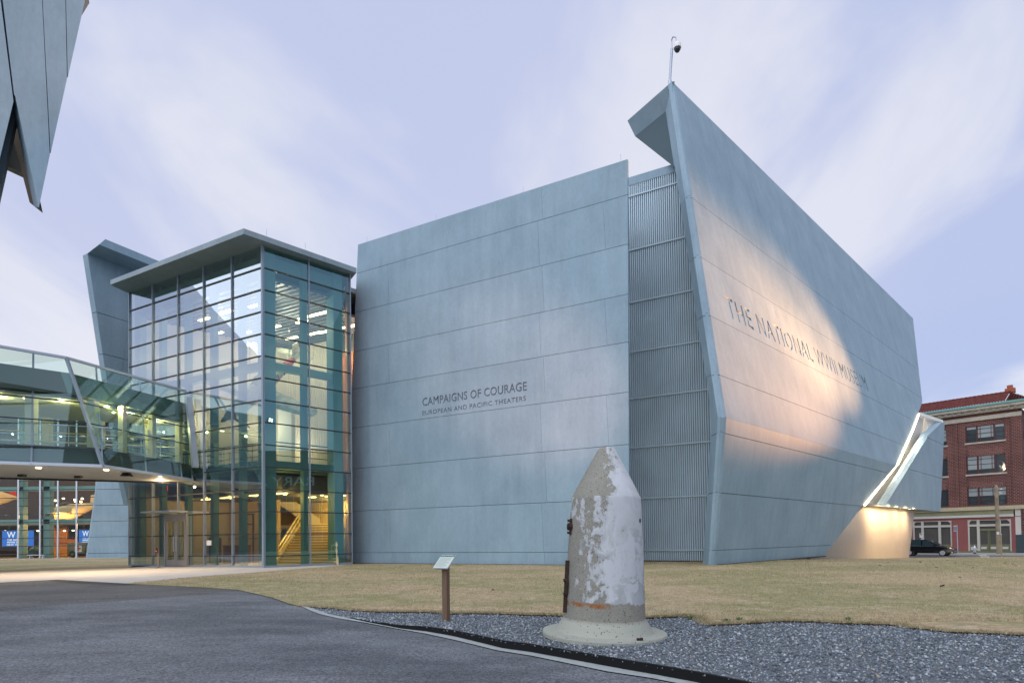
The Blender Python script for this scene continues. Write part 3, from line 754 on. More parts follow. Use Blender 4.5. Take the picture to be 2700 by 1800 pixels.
def lamp(name, typ, loc, energy, col, aim=None, **kw):
    l = bpy.data.lights.new(name, typ); l.energy = energy; l.color = col
    for k, v in kw.items(): setattr(l, k, v)
    o = bpy.data.objects.new(name, l); COL.objects.link(o); o.location = loc
    if aim is not None: o.rotation_euler = (V(aim) - V(loc)).to_track_quat('-Z', 'Y').to_euler()
    return o
mb = MB()
for u in (2312, 2330, 2352, 2376, 2398):
    p = fp(u, 1338, .30); p.z = fp(2350, 1336, .3).z - .03
    mb.lathe([(.09, .0), (.09, .06)], 10, (0, 0, 1), o=p)
    lamp('downlight', 'SPOT', p - UZ * .05 + nB * .75, 1200, (1, .66, .32), p - UZ * 4 - nB * .7, spot_size=math.radians(165), spot_blend=1.0, shadow_soft_size=.3)
mb.build('downlight', M['lamp_w'], mus)
# wash of the strip inside the slot and up the wing edge
for i, (a, b) in enumerate(zip(ls, ls[1:])):
    mid = a.lerp(b, .5) - nB * .72 + dB * .45
    lamp('strip_light', 'POINT', mid, 1500, (1, .82, .56), shadow_soft_size=.25)
# security camera mast
mb = MB(); r0 = onp(1766, 220, Bq, nE); r1 = onp(1771.5, 128, Bq, nE); r2 = onp(1777, 104, Bq, nE)
cm = thing('security_camera', 'white dome security camera on a thin leaning mast above the roof apex', 'camera', r0)
mb.tube([r0 - UZ * .3, lerp(r0, r1, .08)], .09, 8); mb.tube([lerp(r0, r1, .05), r1], .065, 8); mb.tube([r1, r1 + V((.0, 0, .42)), r2 + V((-.05, 0, .12)), r2 + V((.1, 0, .1)), r2 + V((.12, 0, -.1))], .03, 6)
mb.build('mast', M['alu'], cm, smooth=True)
dc = r2 + V((.16, 0, -.45))
mb = MB(); mb.lathe([(.04, .34), (.10, .30), (.165, .2), (.18, .05), (.18, .0)], 16, o=dc); mb.build('housing', M['white'], cm, smooth=True)
mb = MB(); mb.lathe([(.155, .0), (.15, -.07), (.095, -.16), (.03, -.19)], 16, o=dc); mb.build('dome', plain('dark_dome', (.02, .03, .035), .1), cm, smooth=True)

# ================================================================= ATRIUM
def gf(s, t, z=0.0): return V((G0.x, G0.y, 0)) + dA * s + dB * t + UZ * z
nL = nA; nR = nB
GT = onp(692, 648, G0, nA).z
sm_ = [ (onp(u, 750, G0, nA) - G0).dot(dA) for u in (613, 538.6, 471, 404.3, 343)]
tm_ = [ (onp(u, 800, G0, nB) - G0).dot(dB) for u in (813.5, 922.5)]
sE = sm_[-1]; tE = tm_[-1]
rows = [.55 + 1.0725 * k for k in range(14)]
ent0, ent1 = None, None
mb = MB(); mb.poly([gf(0, 0, .02), gf(sE, 0, .02), gf(sE, 0, GT), gf(0, 0, GT)]); mb.build('glass_front', M['glass'], mus)
mb = MB(); mb.poly([gf(0, 0, .02), gf(0, tE, .02), gf(0, tE, GT), gf(0, 0, GT)]); mb.build('glass_side', M['glass_s'], mus)
mb = MB()
for s in sm_: mb.bar(gf(s, 0, .0) + nL * .03, gf(s, 0, GT) + nL * .03, .045, .10, nL)
for t in tm_: mb.bar(gf(0, t, .0) + nR * .03, gf(0, t, GT) + nR * .03, .05, .10, nR)
mb.bar(gf(0, 0, 0) + (nL + nR) * .02, gf(0, 0, GT) + (nL + nR) * .02, .115, .115, nL)
mb.bar(gf(0, 0, .05) + nL * .03, gf(sE, 0, .05) + nL * .03, .08, .1); mb.bar(gf(0, 0, .05) + nR * .03, gf(0, tE, .05) + nR * .03, .08, .1)
mb.build('mullion', M['mull'], mus)
mb = MB()
for z in rows:
    mb.bar(gf(0, 0, z) + nL * .02, gf(sE, 0, z) + nL * .02, .07, .05); mb.bar(gf(0, 0, z) + nR * .02, gf(0, tE, z) + nR * .02, .07, .05)
mb.build('transom', M['mull_dark'], mus)
# concrete canopy roof
zc = GT
oc_ = [onz(642.7, 616.5, zc), onz(291, 750.5, zc), gf(sE + .5, .6, zc), gf(sE, 9.5, zc), gf(2.1, 9.5, zc), gf(2.1, 5.9, zc), onz(940, 719, zc)]
mb = MB(); out_t = [p + UZ * .30 for p in oc_]
mb.prism(oc_, UZ * .26); mb.build('canopy_roof', concrete('canopy_concrete', (.27, .34, .38)), mus)
mb = MB()
for f in (.3, .85): p = lerp(oc_[0], oc_[6], f * .6) + UZ * .26; mb.tube([p, p + UZ * .35], .012, 5)
mb.build('lightning_rod', M['alu'], mus)
# interior: floors, walls, columns
HB = 9.0; HS = 10.9
mb = MB(); mb.prism([gf(.1, .1, .0), gf(HS, .1, 0), gf(HS, HB, 0), gf(2.3, HB, 0), gf(2.3, 6.2, 0), gf(.1, tE, 0)], UZ * .03); mb.build('ground_floor', M['floor_in'], mus)
zb0, zb1 = 3.75, 5.2
mb = MB(); mb.prism([gf(.9, 1.0, zb1 - .42), gf(HS, 1.0, zb1 - .42), gf(HS, HB, zb1 - .42), gf(2.3, HB, zb1 - .42), gf(2.3, 6.2, zb1 - .42), gf(.9, tE, zb1 - .42)], UZ * .40); mb.build('upper_floor', M['teal'], mus)
mb = MB(); mb.prism([gf(1.4, 1.6, zb0), gf(HS, 1.6, zb0), gf(HS, HB, zb0), gf(2.3, HB, zb0), gf(2.3, 6.2, zb0), gf(1.4, tE, zb0)], UZ * .9); mb.build('ceiling_void', M['slate'], mus)
M['corr_cream'] = plain('cream_ribs', (.64, .58, .49), .6)
def ribbed(name, p, d, L, n, z0, z1, mat, parent, pitch=.16, dep=.05):
    mb = MB(); pl = []; k = 0
    while k * pitch < L:
        pl += [(k * pitch, 0), (k * pitch + pitch * .25, dep), (k * pitch + pitch * .6, dep), (k * pitch + pitch * .85, 0)]; k += 1
    b = mb.add([p + d * a + n * e + UZ * z for z in (z0, z1) for a, e in pl]); q = len(pl)
    for i in range(q - 1): mb.face((b + i, b + i + 1, b + q + i + 1, b + q + i))
    return mb.build(name, mat, parent)
mb = MB(); mb.box(gf(HS, .2, 0), dB * HB, dA * .2, UZ * GT); mb.build('end_wall', M['cream'], mus)
ribbed('ribbed_wall', gf(7.3, HB, 0), dA, HS - 7.3, nL, zb1, GT - .6, M['corr_cream'], mus)
ribbed('ribbed_wall', gf(2.2, HB, 0), dA, HS - 2.2, nL, 0, zb0, plain('tan_ribs', (.55, .42, .25), .6), mus)
mb = MB(); mb.box(gf(7.3, HB, zb1), -dA * 5, -nL * .2, UZ * (GT - 2.4 - zb1)); mb.build('rust_wall', M['orange'], mus)
mb = MB(); mb.box(gf(7.3, HB, GT - 2.4), -dA * 5, -nL * .2, UZ * 2.4); mb.build('bulkhead', M['slate'], mus)
mb = MB(); mb.prism([gf(0, tE, 0), gf(2.15, 6.3, 0), gf(2.3, 6.2, 0), gf(.15, tE - .05, 0)], UZ * GT); mb.build('return_wall', M['orange'], mus)
mb = MB(); mb.box(gf(8.6, 7.6, zb1), dA * 1.2, dB * .25, UZ * 5.0); mb.build('white_pier', M['white'], mus)
# tan ground floor partitions
mb = MB(); mb.box(gf(6.5, 5.2, .03), dA * 4.3, dB * .2, UZ * (zb0 - .05)); mb.build('partition_wall', M['amber'], mus)
mb = MB()
for s in (6.9, 8.5):
    for d in (0, 1.0): mb.box(gf(s + d, 5.17, .03), dA * .07, dB * -.04, UZ * 2.9)
    mb.box(gf(s, 5.17, 2.3), dA * 1.07, dB * -.04, UZ * .07); mb.box(gf(s, 5.17, 2.9), dA * 1.07, dB * -.04, UZ * .07)
mb.box(gf(6.5, 5.17, 1.45), dA * 4.3, dB * -.02, UZ * .03); mb.build('door_surround', M['slate'], mus)
mb = MB(); mb.box(gf(6.7, 3.3, .03), dA * 1.6, dB * .5, UZ * 1.0); mb.box(gf(6.65, 3.25, 1.03), dA * 1.7, dB * .6, UZ * .05); mb.build('reception_counter', plain('counter_wood', (.20, .11, .05), .5), mus)
mb = MB(); mb.box(gf(9.6, 3.6, .03), dA * .5, dB * .4, UZ * 1.5); mb.build('display_case', M['slate'], mus)
mb = MB()
def col(s, t, w, z0=0.03, z1=None): mb.box(gf(s, t, z0), dA * w, dB * w, UZ * ((z1 or GT) - z0))
col(.30, .30, .52); col(.25, tm_[0] - .12, .24); col(.25, tE - .75, .5)
for s in sm_[:-1]: col(s - .13, .35, .26)
col(sE - .4, .3, .3)
mb.build('steel_column', M['teal'], mus)
mb = MB()
for z, h in ((9.75, .35), (14.6, .7), (zb1 - .35, .38)):
    mb.box(gf(.35, .3, z), dB * (tE - .5), dA * .35, UZ * h); mb.box(gf(.35, .35, z), dA * (sE - .6), dB * .35, UZ * h)
mb.build('steel_beam', M['teal'], mus)
# ceiling deck with ribs and light bars
zd = 14.2
mb = MB(); mb.prism([gf(.5, .5, zd), gf(HS, .5, zd), gf(HS, HB, zd), gf(2.3, HB, zd), gf(2.3, 6.2, zd), gf(.5, tE, zd)], UZ * .15); mb.build('metal_deck', M['deck'], mus)
mb = MB()
for k in range(22): mb.box(gf(.6 + max(0, .8 + k * .38 - tE) * 1.2, .8 + k * .38, zd - .07), dA * (HS - .7 - max(0, .8 + k * .38 - tE) * 1.2), dB * .12, UZ * .07)
mb.build('deck_rib', M['slate'], mus)
mb = MB()
LB = [(2.2, 1.6, 1.3), (4.6, 1.4, .9), (6.6, 1.5, .9), (1.2, 4.2, 2.2), (3.2, 4.6, .9), (5.2, 4.4, .9), (7.4, 4.2, .9), (2.0, 6.6, 1.0), (3.4, 6.5, 1.4), (4.6, 6.4, .9), (6.4, 6.3, .9), (8.6, 3.4, 1.0), (9.4, 5.8, 1.0)]
for s, t, l in LB: mb.box(gf(s, t, zd - .55), dB * .16, dA * l, UZ * .07)
mb.build('light_bar', M['lamp_w'], mus)
mb = MB()
for s, t, l in LB:
    for f in (.1, .9): p = gf(s + l * f, t + .08, zd - .48); mb.tube([p, p + UZ * .5], .012, 4)
mb.build('hanger', M['slate'], mus)
mb = MB()
for s, t, l in ((1.2, 1.9, .9), (3.2, 2.0, .9), (.9, 4.9, 1.4), (3.0, 4.8, .8), (6, 2.2, .8), (8, 2.4, .8)): mb.box(gf(s, t, zb0 - .06), dA * l, dB * .14, UZ * .05)
for s, t in ((2.2, 2.6), (4.2, 2.4), (5.4, 2.0), (1.6, 4.2), (6.8, 2.8), (8.6, 1.8)): mb.lathe([(.09, -.04), (.09, .0)], 8, o=gf(s, t, zb0 - .01))
mb.build('ceiling_light', M['lamp_a'], mus)
# balustrade on the upper floor
mb = MB()
a, b, c_ = gf(.95, 1.05, zb1), gf(HS - .1, 1.05, zb1), gf(.95, tE - .1, zb1)
for p, q in ((a, b), (a, c_)):
    for z in (1.05, .72, .38): mb.tube([p + UZ * z, q + UZ * z], .02 if z < 1 else .03, 6)
    n = int((q - p).length / 1.4)
    for k in range(n + 1): r = p.lerp(q, k / n); mb.tube([r, r + UZ * 1.05], .025, 6)
mb.build('balustrade', M['slate'], mus)
# stair
L0, R0 = onz(735, 1484, .03), onz(888, 1487, .03)
zl = 2.35; L1, R1 = onz(797, 1381, zl), onz(880, 1382, zl)
L1 = lerp(EYE, L1, 1.0); 
d0 = ((R0 - L0).normalized()); up_ = V((-d0.y, d0.x, 0)); up_ = up_ if up_.y > 0 else -up_
mid0 = (L0 + R0) / 2; T1 = aty(838, 1381, mid0.y + 5.0); zl = T1.z
L1 = aty(797, 1381, mid0.y + 5.0); R1 = aty(881, 1382, mid0.y + 5.0); L1.z = R1.z = zl
mb = MB(); NS = 15
for k in range(NS):
    t0, t1 = k / NS, (k + 1) / NS
    a, b = lerp(L0, L1, t0), lerp(R0, R1, t0); c, d = lerp(R0, R1, t1), lerp(L0, L1, t1)
    z = lerp(.03, zl, t1)
    f = [V((p.x, p.y, 0.03)) for p in (a, b, c, d)]; mb.prism(f, UZ * (z - .03))
mb.build('step', M['step'], mus)
mb = MB()
for k in range(NS):
    a, b = lerp(L0, L1, k / NS), lerp(R0, R1, k / NS); z = lerp(.03, zl, (k + 1) / NS)
    a = V((a.x, a.y, z)); b = V((b.x, b.y, z)); mb.box(a + V((0, -.02, -.035)), b - a, V((0, .03, 0)), UZ * .04)
mb.build('stair_nosing', M['brass'], mus)
mb = MB()
for a, b, sgn in ((L0, L1, -1), (R0, R1, 1)):
    for z in (.95, .62): mb.tube([V((a.x, a.y, a.z + z)), V((b.x, b.y, zl + z))], .05, 6)
    mb.bar(V((a.x + sgn * .08, a.y - .1, .1)), V((b.x + sgn * .08, b.y, zl + .05)), .08, .3)
    for k in range(7): p = lerp(a, b, k / 6); p = V((p.x, p.y, lerp(.03, zl, k / 6))); mb.tube([p, p + UZ * .95], .022, 6)
mb.build('stair_rail', M['brass'], mus)
mb = MB(); mb.prism([L1 + V((-1.5, .02, -.25)), R1 + V((1.5, .02, -.25)), R1 + V((1.5, 1.8, -.25)), L1 + V((-1.5, 1.8, -.25))], UZ * .22)
mb.build('stair_landing', M['amber'], mus)
mb = MB(); s0 = aty(700, 1285, L0.y + 3.2); s1 = aty(842, 1386, L0.y + 4.8); mb.bar(s0, s1, .25, .75); mb.build('upper_stringer', M['cream'], mus)
# small hanging sign and exit sign
mb = MB(); p = onp(432, 1281, G0 - nA * .8, nA); mb.box(p, -dA * .30, -nA * .05, UZ * -.28); mb.build('exit_sign', M['red_sign'], mus)
# entrance: door frame, doors, canopy blade
eu = [(onp(u, 1400, G0, nA) - G0).dot(dA) for u in (442, 497)]
mb = MB(); off = nL * .10
s0, s1 = max(eu), min(eu); zdr = onp(470, 1367, G0, nA).z
def gl(s, z, d=.0): return gf(s, 0, z) + nL * (.1 + d)
for s in (s0, s1): mb.bar(gl(s, 0), gl(s, zdr + .25), .12, .14, nL)
mb.bar(gl(s0, zdr + .12), gl(s1, zdr + .12), .14, .25)
mb.build('door_frame', plain('bronze_frame', (.36, .34, .33), .45, .3), mus)
for a, b in ((s0 - .07, (s0 + s1) / 2 + .01), ((s0 + s1) / 2 - .01, s1 + .07)):
    mb = MB(); w_ = a - b
    mb.bar(gl(a - .06, .05), gl(a - .06, zdr), .11, .06, nL); mb.bar(gl(b + .06, .05), gl(b + .06, zdr), .11, .06, nL)
    mb.bar(gl(a - .12, .2), gl(b + .12, .2), .06, .28); mb.bar(gl(a - .12, zdr - .06), gl(b + .12, zdr - .06), .06, .12)
    d = mb.build('door', plain('door_bronze', (.36, .34, .33), .45, .3), mus)
    q = -dA * (w_ - .24); mb = MB(); mb.poly([gl(a - .12, .34), gl(a - .12, .34) + q, gl(a - .12, zdr - .12) + q, gl(a - .12, zdr - .12)]); mb.build('door_pane', M['glass_far'], d)
    hx = b + .10 if a == s0 - .07 else a - .10
    mb = MB(); mb.tube([gl(hx, .8, .08), gl(hx, 1.6, .08)], .018, 6); mb.build('handle', M['alu'], d)
mb = MB(); pc = onp(420, 1364, G0 + nA * .1, nA); sc_ = (pc - G0).dot(dA)
mb.prism([gl(sc_, zdr + .32), gl(s1 - .1, zdr + .32), gl(s1 - .1, zdr + .32, 1.0), gl(sc_, zdr + .32, 1.0)], UZ * .07); mb.build('entrance_canopy', M['alu'], mus)
# vent grille on the glass (small white sticker panel)
mb = MB(); p = onp(546, 1424, G0, nA) + nL * .02; mb.box(p, -dA * .35, nL * .01, UZ * -.25); mb.build('notice', M['white'], mus)

# --- hooked wall behind the atrium, far left
FA = 28.0; dF = azd(FA); nF = V((dF.y, -dF.x, 0))
Q0 = aty(230.5, 668, 33.6)
def fq(u, v, off=0): return onp(u, v, Q0 + nF * off, nF)
fpoly = [fq(230.5, 668), fq(279.6, 991), fq(322.6, 1260), fq(338, 1329), fq(352, 1329), fq(420, 990), fq(420, 735)]
u0 = lambda p: ((p - Q0).dot(dF), p.z)
mb = MB()
pf = [u0(p) for p in fpoly]
zf = [fq(252, 822).z, fq(262, 930).z, fq(280, 1035).z, fq(300, 1150).z]
# convex halves
panels(mb, [pf[0], pf[1], pf[2], pf[3], (pf[4][0] + 3, pf[3][1]), (pf[6][0] + 3, pf[0][1])], Q0 - UZ * Q0.z, dF, UZ, nF if nF.dot(EYE - Q0) > 0 else -nF, zf, lambda k: [(1.1 + .3 * k, .12)], .5, .03, .03)
mb.build('hooked_wall', M['conc'], mus)
sg = 1 if nF.dot(EYE - Q0) > 0 else -1
zs_ = fq(230.5, 668).z
S1 = onz(261.4, 644.7, zs_ + .0); 
topz = onp(277.9, 630.4, S1, nF).z
S2 = onp(277.9, 630.4, S1, nF)
far_s = S1 + dF * 12; 
mb = MB()
q0 = fq(230.5, 668); qf = q0 + dF * 12
tri_t = V((S2.x, S2.y, S2.z))
mb.loft([q0, S1, S2], [qf, far_s, S2 + dF * 12]); mb.build('hook_soffit', M['conc'], mus)
# interior lights (the lit lamps behind the glass, plus added fill)
def area(name, loc, sx, sy, e, col, aim):
    return lamp(name, 'AREA', loc, e, col, aim, shape='RECTANGLE', size=sx, size_y=sy)
def bulbs(name, pts, e, col, r=.12):
    for p in pts: lamp(name, 'POINT', p, e, col, shadow_soft_size=r)
bulbs('hall_light', [gf(2.0, 2.2, 13.4), gf(4.5, 4.5, 13.4), gf(7.5, 2.5, 13.4), gf(8.5, 6.5, 13.4), gf(4.5, 7.6, 12.8)], 200, (1, .80, .56), 0)
bulbs('fill_light', [gf(2.6, 2.4, 6.0), gf(6.0, 3.0, 6.0)], 75, (1, .80, .55), 0)  # unseen fill lamps added to brighten the aircraft underside, no fixture
bulbs('wall_light', [gf(9.9, 3.0, 8.6), gf(9.9, 6.5, 8.6), gf(8.9, 8.0, 7.5)], 90, (1, .80, .54), 0)
bulbs('lobby_light', [gf(1.2, 1.9, 3.5), gf(3.2, 2.0, 3.5), gf(6, 2.2, 3.5), gf(8.2, 2.4, 3.5), gf(3.2, 4.4, 3.5)], 115, (1, .52, .14), .04)
bulbs('stair_light', [gf(3.6, 6.6, 3.2), gf(5.4, 7.8, 3.2)], 220, (1, .60, .18))
bulbs('vestibule_light', [gf(6.3, -1.0, 4.3)], 90, (1, .66, .34), .03)

# ================================================================= HANGING AIRCRAFT
def gold(u, v, y): return aty(u, v, y)
ac = thing('fighter_aircraft', 'mottled propeller fighter plane hanging nose down behind the atrium glass', 'aircraft', aty(700, 1030, 32.5))
nose = aty(603, 1096, 30.9); tail = aty(792, 932, 34.3)
M['plane'] = plain('mottled_grey', (.46, .47, .40), .5, noise=.5, nscale=2.6); M['plane_d'] = plain('plane_green', (.10, .13, .10), .6); M['black'] = plain('black_paint', (.012, .012, .014), .35)
M['red'] = plain('red_paint', (.45, .03, .03), .5)
ax = (tail - nose); Lf = ax.length; ax.normalize()
wd = V((aty(892, 1052, 33.3) - aty(500, 1128, 31.8))).normalized()
wd = (wd - ax * wd.dot(ax)).normalized(); pu = wd.cross(ax); pu = pu if pu.z > 0 else -pu
mb = MB(); prof = [(.10, 0.0), (.30, .04), (.40, .12), (.44, .22), (.45, .36), (.43, .48), (.34, .62), (.25, .76), (.15, .90), (.05, 1.0)]
rings = []
for r, h in prof:
    c = nose + ax * (h * Lf)
    rings.append(mb.add([c + wd * math.cos(2 * math.pi * k / 16) * r * .85 + pu * math.sin(2 * math.pi * k / 16) * r * 1.1 for k in range(16)]))
for i, (a, b) in enumerate(zip(rings, rings[1:])):
    for k in range(16): mb.face((a + k, a + (k + 1) % 16, b + (k + 1) % 16, b + k), 2 if i == 7 else (1 if i in (0,) else 0))
mb.build('fuselage', [M['plane'], M['black'], M['red']], ac, smooth=True)
def wing(span0, span1, h, c0, c1, th, up, name, mat=None):
    mb = MB(); r = nose + ax * (h * Lf)
    def sec(y, c, t):
        o = r + wd * y + pu * up
        return [o - ax * c * .45, o - ax * c * .2 + pu * t, o + ax * c * .2 + pu * t * .7, o + ax * c * .55, o + ax * c * .2 - pu * t * .4, o - ax * c * .25 - pu * t * .6]
    mb.loft(sec(span0, c0, th), sec(span1 * .92, c1 * 1.1, th * .45)); mb.loft(sec(span1 * .92, c1 * 1.1, th * .45), sec(span1, c1 * .4, th * .15))
    return mb.build(name, mat or M['plane'], ac)
wing(.2, 3.9, .36, 1.35, .75, .14, -.22, 'wing'); wing(-.2, -3.9, .36, 1.35, .75, .14, -.22, 'wing')
wing(.05, 1.25, .93, .55, .35, .05, .22, 'tailplane'); wing(-.05, -1.25, .93, .55, .35, .05, .22, 'tailplane')
mb = MB(); t0 = nose + ax * Lf * .88; mb.prism([t0 + pu * .1 - wd * .03, t0 + ax * Lf * .12 - wd * .03, t0 + ax * Lf * .13 + pu * .75 - wd * .03, t0 + ax * Lf * .06 + pu * .8 - wd * .03], wd * .06); mb.build('tail_fin', M['plane'], ac)
mb = MB(); c = nose + ax * Lf * .45 + pu * .42
mb.loft([c - ax * .6 - wd * .2, c - ax * .6 + wd * .2, c + ax * .9 + wd * .15, c + ax * .9 - wd * .15], [c - ax * .2 - wd * .14 + pu * .3, c - ax * .2 + wd * .14 + pu * .3, c + ax * .3 + wd * .1 + pu * .28, c + ax * .3 - wd * .1 + pu * .28]); mb.build('cockpit', M['plane_d'], ac)
for k in range(3):
    a = math.radians(100 + 120 * k); d = wd * math.cos(a) + pu * math.sin(a); e = d.cross(ax)
    mb = MB(); b0 = nose + ax * .05
    mb.loft([b0 - e * .06 - ax * .03, b0 + e * .06 - ax * .03, b0 + e * .06 + ax * .03, b0 - e * .06 + ax * .03], [b0 + d * .75 - e * .13 - ax * .02, b0 + d * .75 + e * .13 + ax * .0, b0 + d * .75 + e * .13 + ax * .03, b0 + d * .75 - e * .13 + ax * .02])
    mb.loft([b0 + d * .75 - e * .13 - ax * .02, b0 + d * .75 + e * .13 + ax * .0, b0 + d * .75 + e * .13 + ax * .03, b0 + d * .75 - e * .13 + ax * .02], [b0 + d * 1.25 - e * .05, b0 + d * 1.25 + e * .05, b0 + d * 1.25 + e * .05 + ax * .02, b0 + d * 1.25 - e * .05 + ax * .02])
    mb.build('propeller_blade', M['black'], ac)
mb = MB(); mb.lathe([(.02, -.32), (.12, -.24), (.2, -.1), (.24, .06)], 12, ax, o=nose); mb.build('spinner', M['black'], ac, smooth=True)
side = -wd if (-wd).dot(EYE - nose) > 0 else wd
side = wd if wd.dot(EYE - nose) > 0 else -wd
def decal(h, pu0, pts, mat, name, lift=.02):
    r = .30 + (.62 - h) * .65; c = nose + ax * (h * Lf) + side * (r * .86 + lift)
    mb = MB()
    for poly in pts: mb.prism([c + ax * a + pu * (b + pu0) for a, b in poly], side * .008)
    return mb.build(name, mat, ac)
rc = lambda x0, y0, x1, y1: [(x0, y0), (x1, y0), (x1, y1), (x0, y1)]
decal(.70, .0, [rc(-.20, -.06, .20, .06), rc(-.06, -.2, .06, -.06), rc(-.06, .06, .06, .2)], M['black'], 'cross_mark')
decal(.60, .0, [rc(-.12, .14, .1, .19), rc(.06, .0, .11, .14), rc(-.06, -.02, .1, .03), rc(.06, -.16, .11, 0), rc(-.12, -.2, .1, -.15)], M['red'], 'number_three')
decal(.53, .0, [rc(-.2, -.22, -.12, .2), rc(-.06, -.22, .0, .2), rc(.06, -.22, .11, .2)], M['plane_d'], 'stripe_mark')
mb = MB()
for h in (.3, .85): p = nose + ax * h * Lf + pu * .3; mb.tube([p, V((p.x, p.y, zd))], .012, 4)
mb.build('cable', M['slate'], ac)

# ================================================================= FOOTBRIDGE
br = thing('footbridge', 'glazed footbridge with slanted mullion entering the atrium on the left', 'footbridge', onz(200, 1240, 4.5))
ZB, ZT = 4.51, 9.1
Kb = onz(271, 1228, ZB); Kt = onz(175, 943, ZT); Eb = onp(508, 1265, G0 + nA * .1, nA); Eb.z = ZB; Et = onp(490, 1031, G0 + nA * .1, nA); ZT = Et.z; Kt = onz(175, 943, ZT)
Lb = onz(0, 1219, ZB); Lt = onz(0, 913, ZT)
Lb = Kb + (Lb - Kb) * 7; Lt = Kt + (Lt - Kt) * 7; Lt.z = ZT; Lb.z = ZB
Fb = gf((Eb - G0).dot(dA) + 1.5, 0, ZB) + nL * .1
far_d = (Lb - Kb).normalized()
bo = Fb - far_d * .2; Fl = bo + far_d * (Kb - Lb).length
def br_l(u, z):  return lerp(Lb, Lt, (z - ZB) / (ZT - ZB)) if u == 'L' else (lerp(Kb, Kt, (z - ZB) / (ZT - ZB)) if u == 'K' else lerp(Eb, Et, (z - ZB) / (ZT - ZB)))
def lev(z, back=0):                                     # plan polygon at height z, near edges on the glass plane
    inn = lambda p: p
    return [br_l('L', z), br_l('K', z), br_l('E', z), V((Fb.x, Fb.y, z)), V((Fl.x, Fl.y, z))]
def shrink(P, d):
    c = sum(P, V((0, 0, 0))) / len(P)
    k = P[1]; n1 = (P[1] - P[0]).cross(UZ).normalized(); n1 = n1 if n1.dot(P[4] - P[0]) > 0 else -n1
    n2 = (P[2] - P[1]).cross(UZ).normalized(); n2 = n2 if n2.dot(P[4] - P[1]) > 0 else -n2
    return [P[0] + n1 * d, P[1] + n1 * d + (n2 * d if n1.dot(n2) < .9 else V((0, 0, 0))), P[2] + n2 * d, P[3], P[4]]
def slab(name, z0, z1, mat, d=.04):
    mb = MB(); A, B = shrink(lev(z0), d), shrink(lev(z1), d)
    mb.loft(A, B); return mb.build(name, mat, br)
M['spandrel'] = plain('spandrel_green', (.11, .17, .17), .3)
zr0, zr1, zf1 = 7.45, 8.55, 5.28
slab('floor_slab', ZB + .04, zf1, M['slate'], .12); slab('roof_slab', zr0 + .15, zr1, M['spandrel'], .06)
mb = MB(); A = shrink(lev(ZB - .02), -.03); B = shrink(lev(ZB + .03), -.03); mb.loft(A, B); mb.build('soffit', M['soffit'], br)
mb = MB(); A = shrink(lev(zf1 + .01), .14); B = shrink(lev(zf1 + .05), .14); mb.loft(A, B); mb.build('floor_finish', plain('bridge_carpet', (.12, .13, .13), .9), br)
mb = MB(); A = shrink(lev(zr0), .3); B = shrink(lev(zr0 + .12), .3); mb.loft(A, B); mb.build('ceiling', M['white'], br)
for a, b in (('L', 'K'), ('K', 'E')):
    mb = MB(); p = [br_l(a, ZB), br_l(b, ZB), br_l(b, ZT), br_l(a, ZT)]; n = (p[1] - p[0]).cross(p[3] - p[0]).normalized()
    mb.poly(p); mb.build('glass_panel', M['glass_b'], br)
mb = MB(); q = far_d * (Kb - Lb).length; mb.poly([bo + UZ * .9, bo + UZ * .9 + q, bo + UZ * 3.8 + q, bo + UZ * 3.8]); mb.build('glass_panel', M['glass_b'], br)
mb = MB()
for pts in ((Lt, Kt, Et),):
    for a, b in zip(pts, pts[1:]): mb.bar(a, b, .12, .10)
mb.build('top_rail', M['alu'], br)
mb = MB()
for a, b in ((Lb, Kb), (Kb, Eb)): mb.bar(a, b, .10, .12)
mb.build('bottom_rail', M['alu'], br)
mb = MB(); mb.bar(Kb, Kt, .11, .11)
for (ub, vb, ut, vt, s0, s1) in ((83, 1224, 88, 929, 'L', 'K'), (-120, 1217, -110, 902, 'L', 'K'), (-330, 1205, -310, 880, 'L', 'K')):
    n = (Kb - Lb).cross(Kt - Kb).normalized(); mb.bar(onp(ub, vb, Kb, n), onp(ut, vt, Kb, n), .065, .10)
n = (Eb - Kb).cross(Kt - Kb).normalized()
for (ub, vb, ut, vt) in ((270, 1228, 253, 965), (385.6, 1247, 368, 998), (479, 1260, 462, 1025), (507, 1264, 489.5, 1031)):
    mb.bar(onp(ub, vb, Kb, n), onp(ut, vt, Kb, n), .065, .10)
mb.build('mullion', M['mull'], br)
mb = MB(); e0 = onp(515, 1232, G0 + nA * .25, nA); e1 = onp(497, 1048, G0 + nA * .25, nA); mb.bar(e0, e1, .16, .3, nL); mb.build('end_post', M['alu'], br)
mb = MB()
for z in (zf1 - .05, 6.35, 7.25):
    for a, b in (('L', 'K'), ('K', 'E')): mb.bar(br_l(a, z), br_l(b, z), .06, .05)
mb.build('transom', M['mull_dark'], br)
mb = MB()                                                # frames inside, seen through the glass
M['bframe'] = plain('bridge_frame', (.66, .64, .50), .6)
for t in (.02, .11, .20, .29, .38):
    p = lerp(Kb, Lb, t); q = bo + (p - Kb); dd = V((-.45, .95, 0))
    a = V((p.x, p.y, zf1)) + dd; mb.box(a, far_d * .28, V((.05, .22, 0)), UZ * (zr0 - zf1))
    f = bo + far_d * ((p - Kb).length + .6); mb.box(V((f.x, f.y - .4, zf1)), far_d * .28, V((.05, .2, 0)), UZ * (zr0 - zf1))
for t in (.3, .62, .95):
    p = lerp(Kb, Eb, t); mb.box(V((p.x - .5, p.y, zf1)), V((-.22, 0, 0)), V((0, .3, 0)), UZ * (zr0 - zf1))
mb.build('frame_post', M['bframe'], br)
mb = MB(); ddn = V((0, .6, 0))
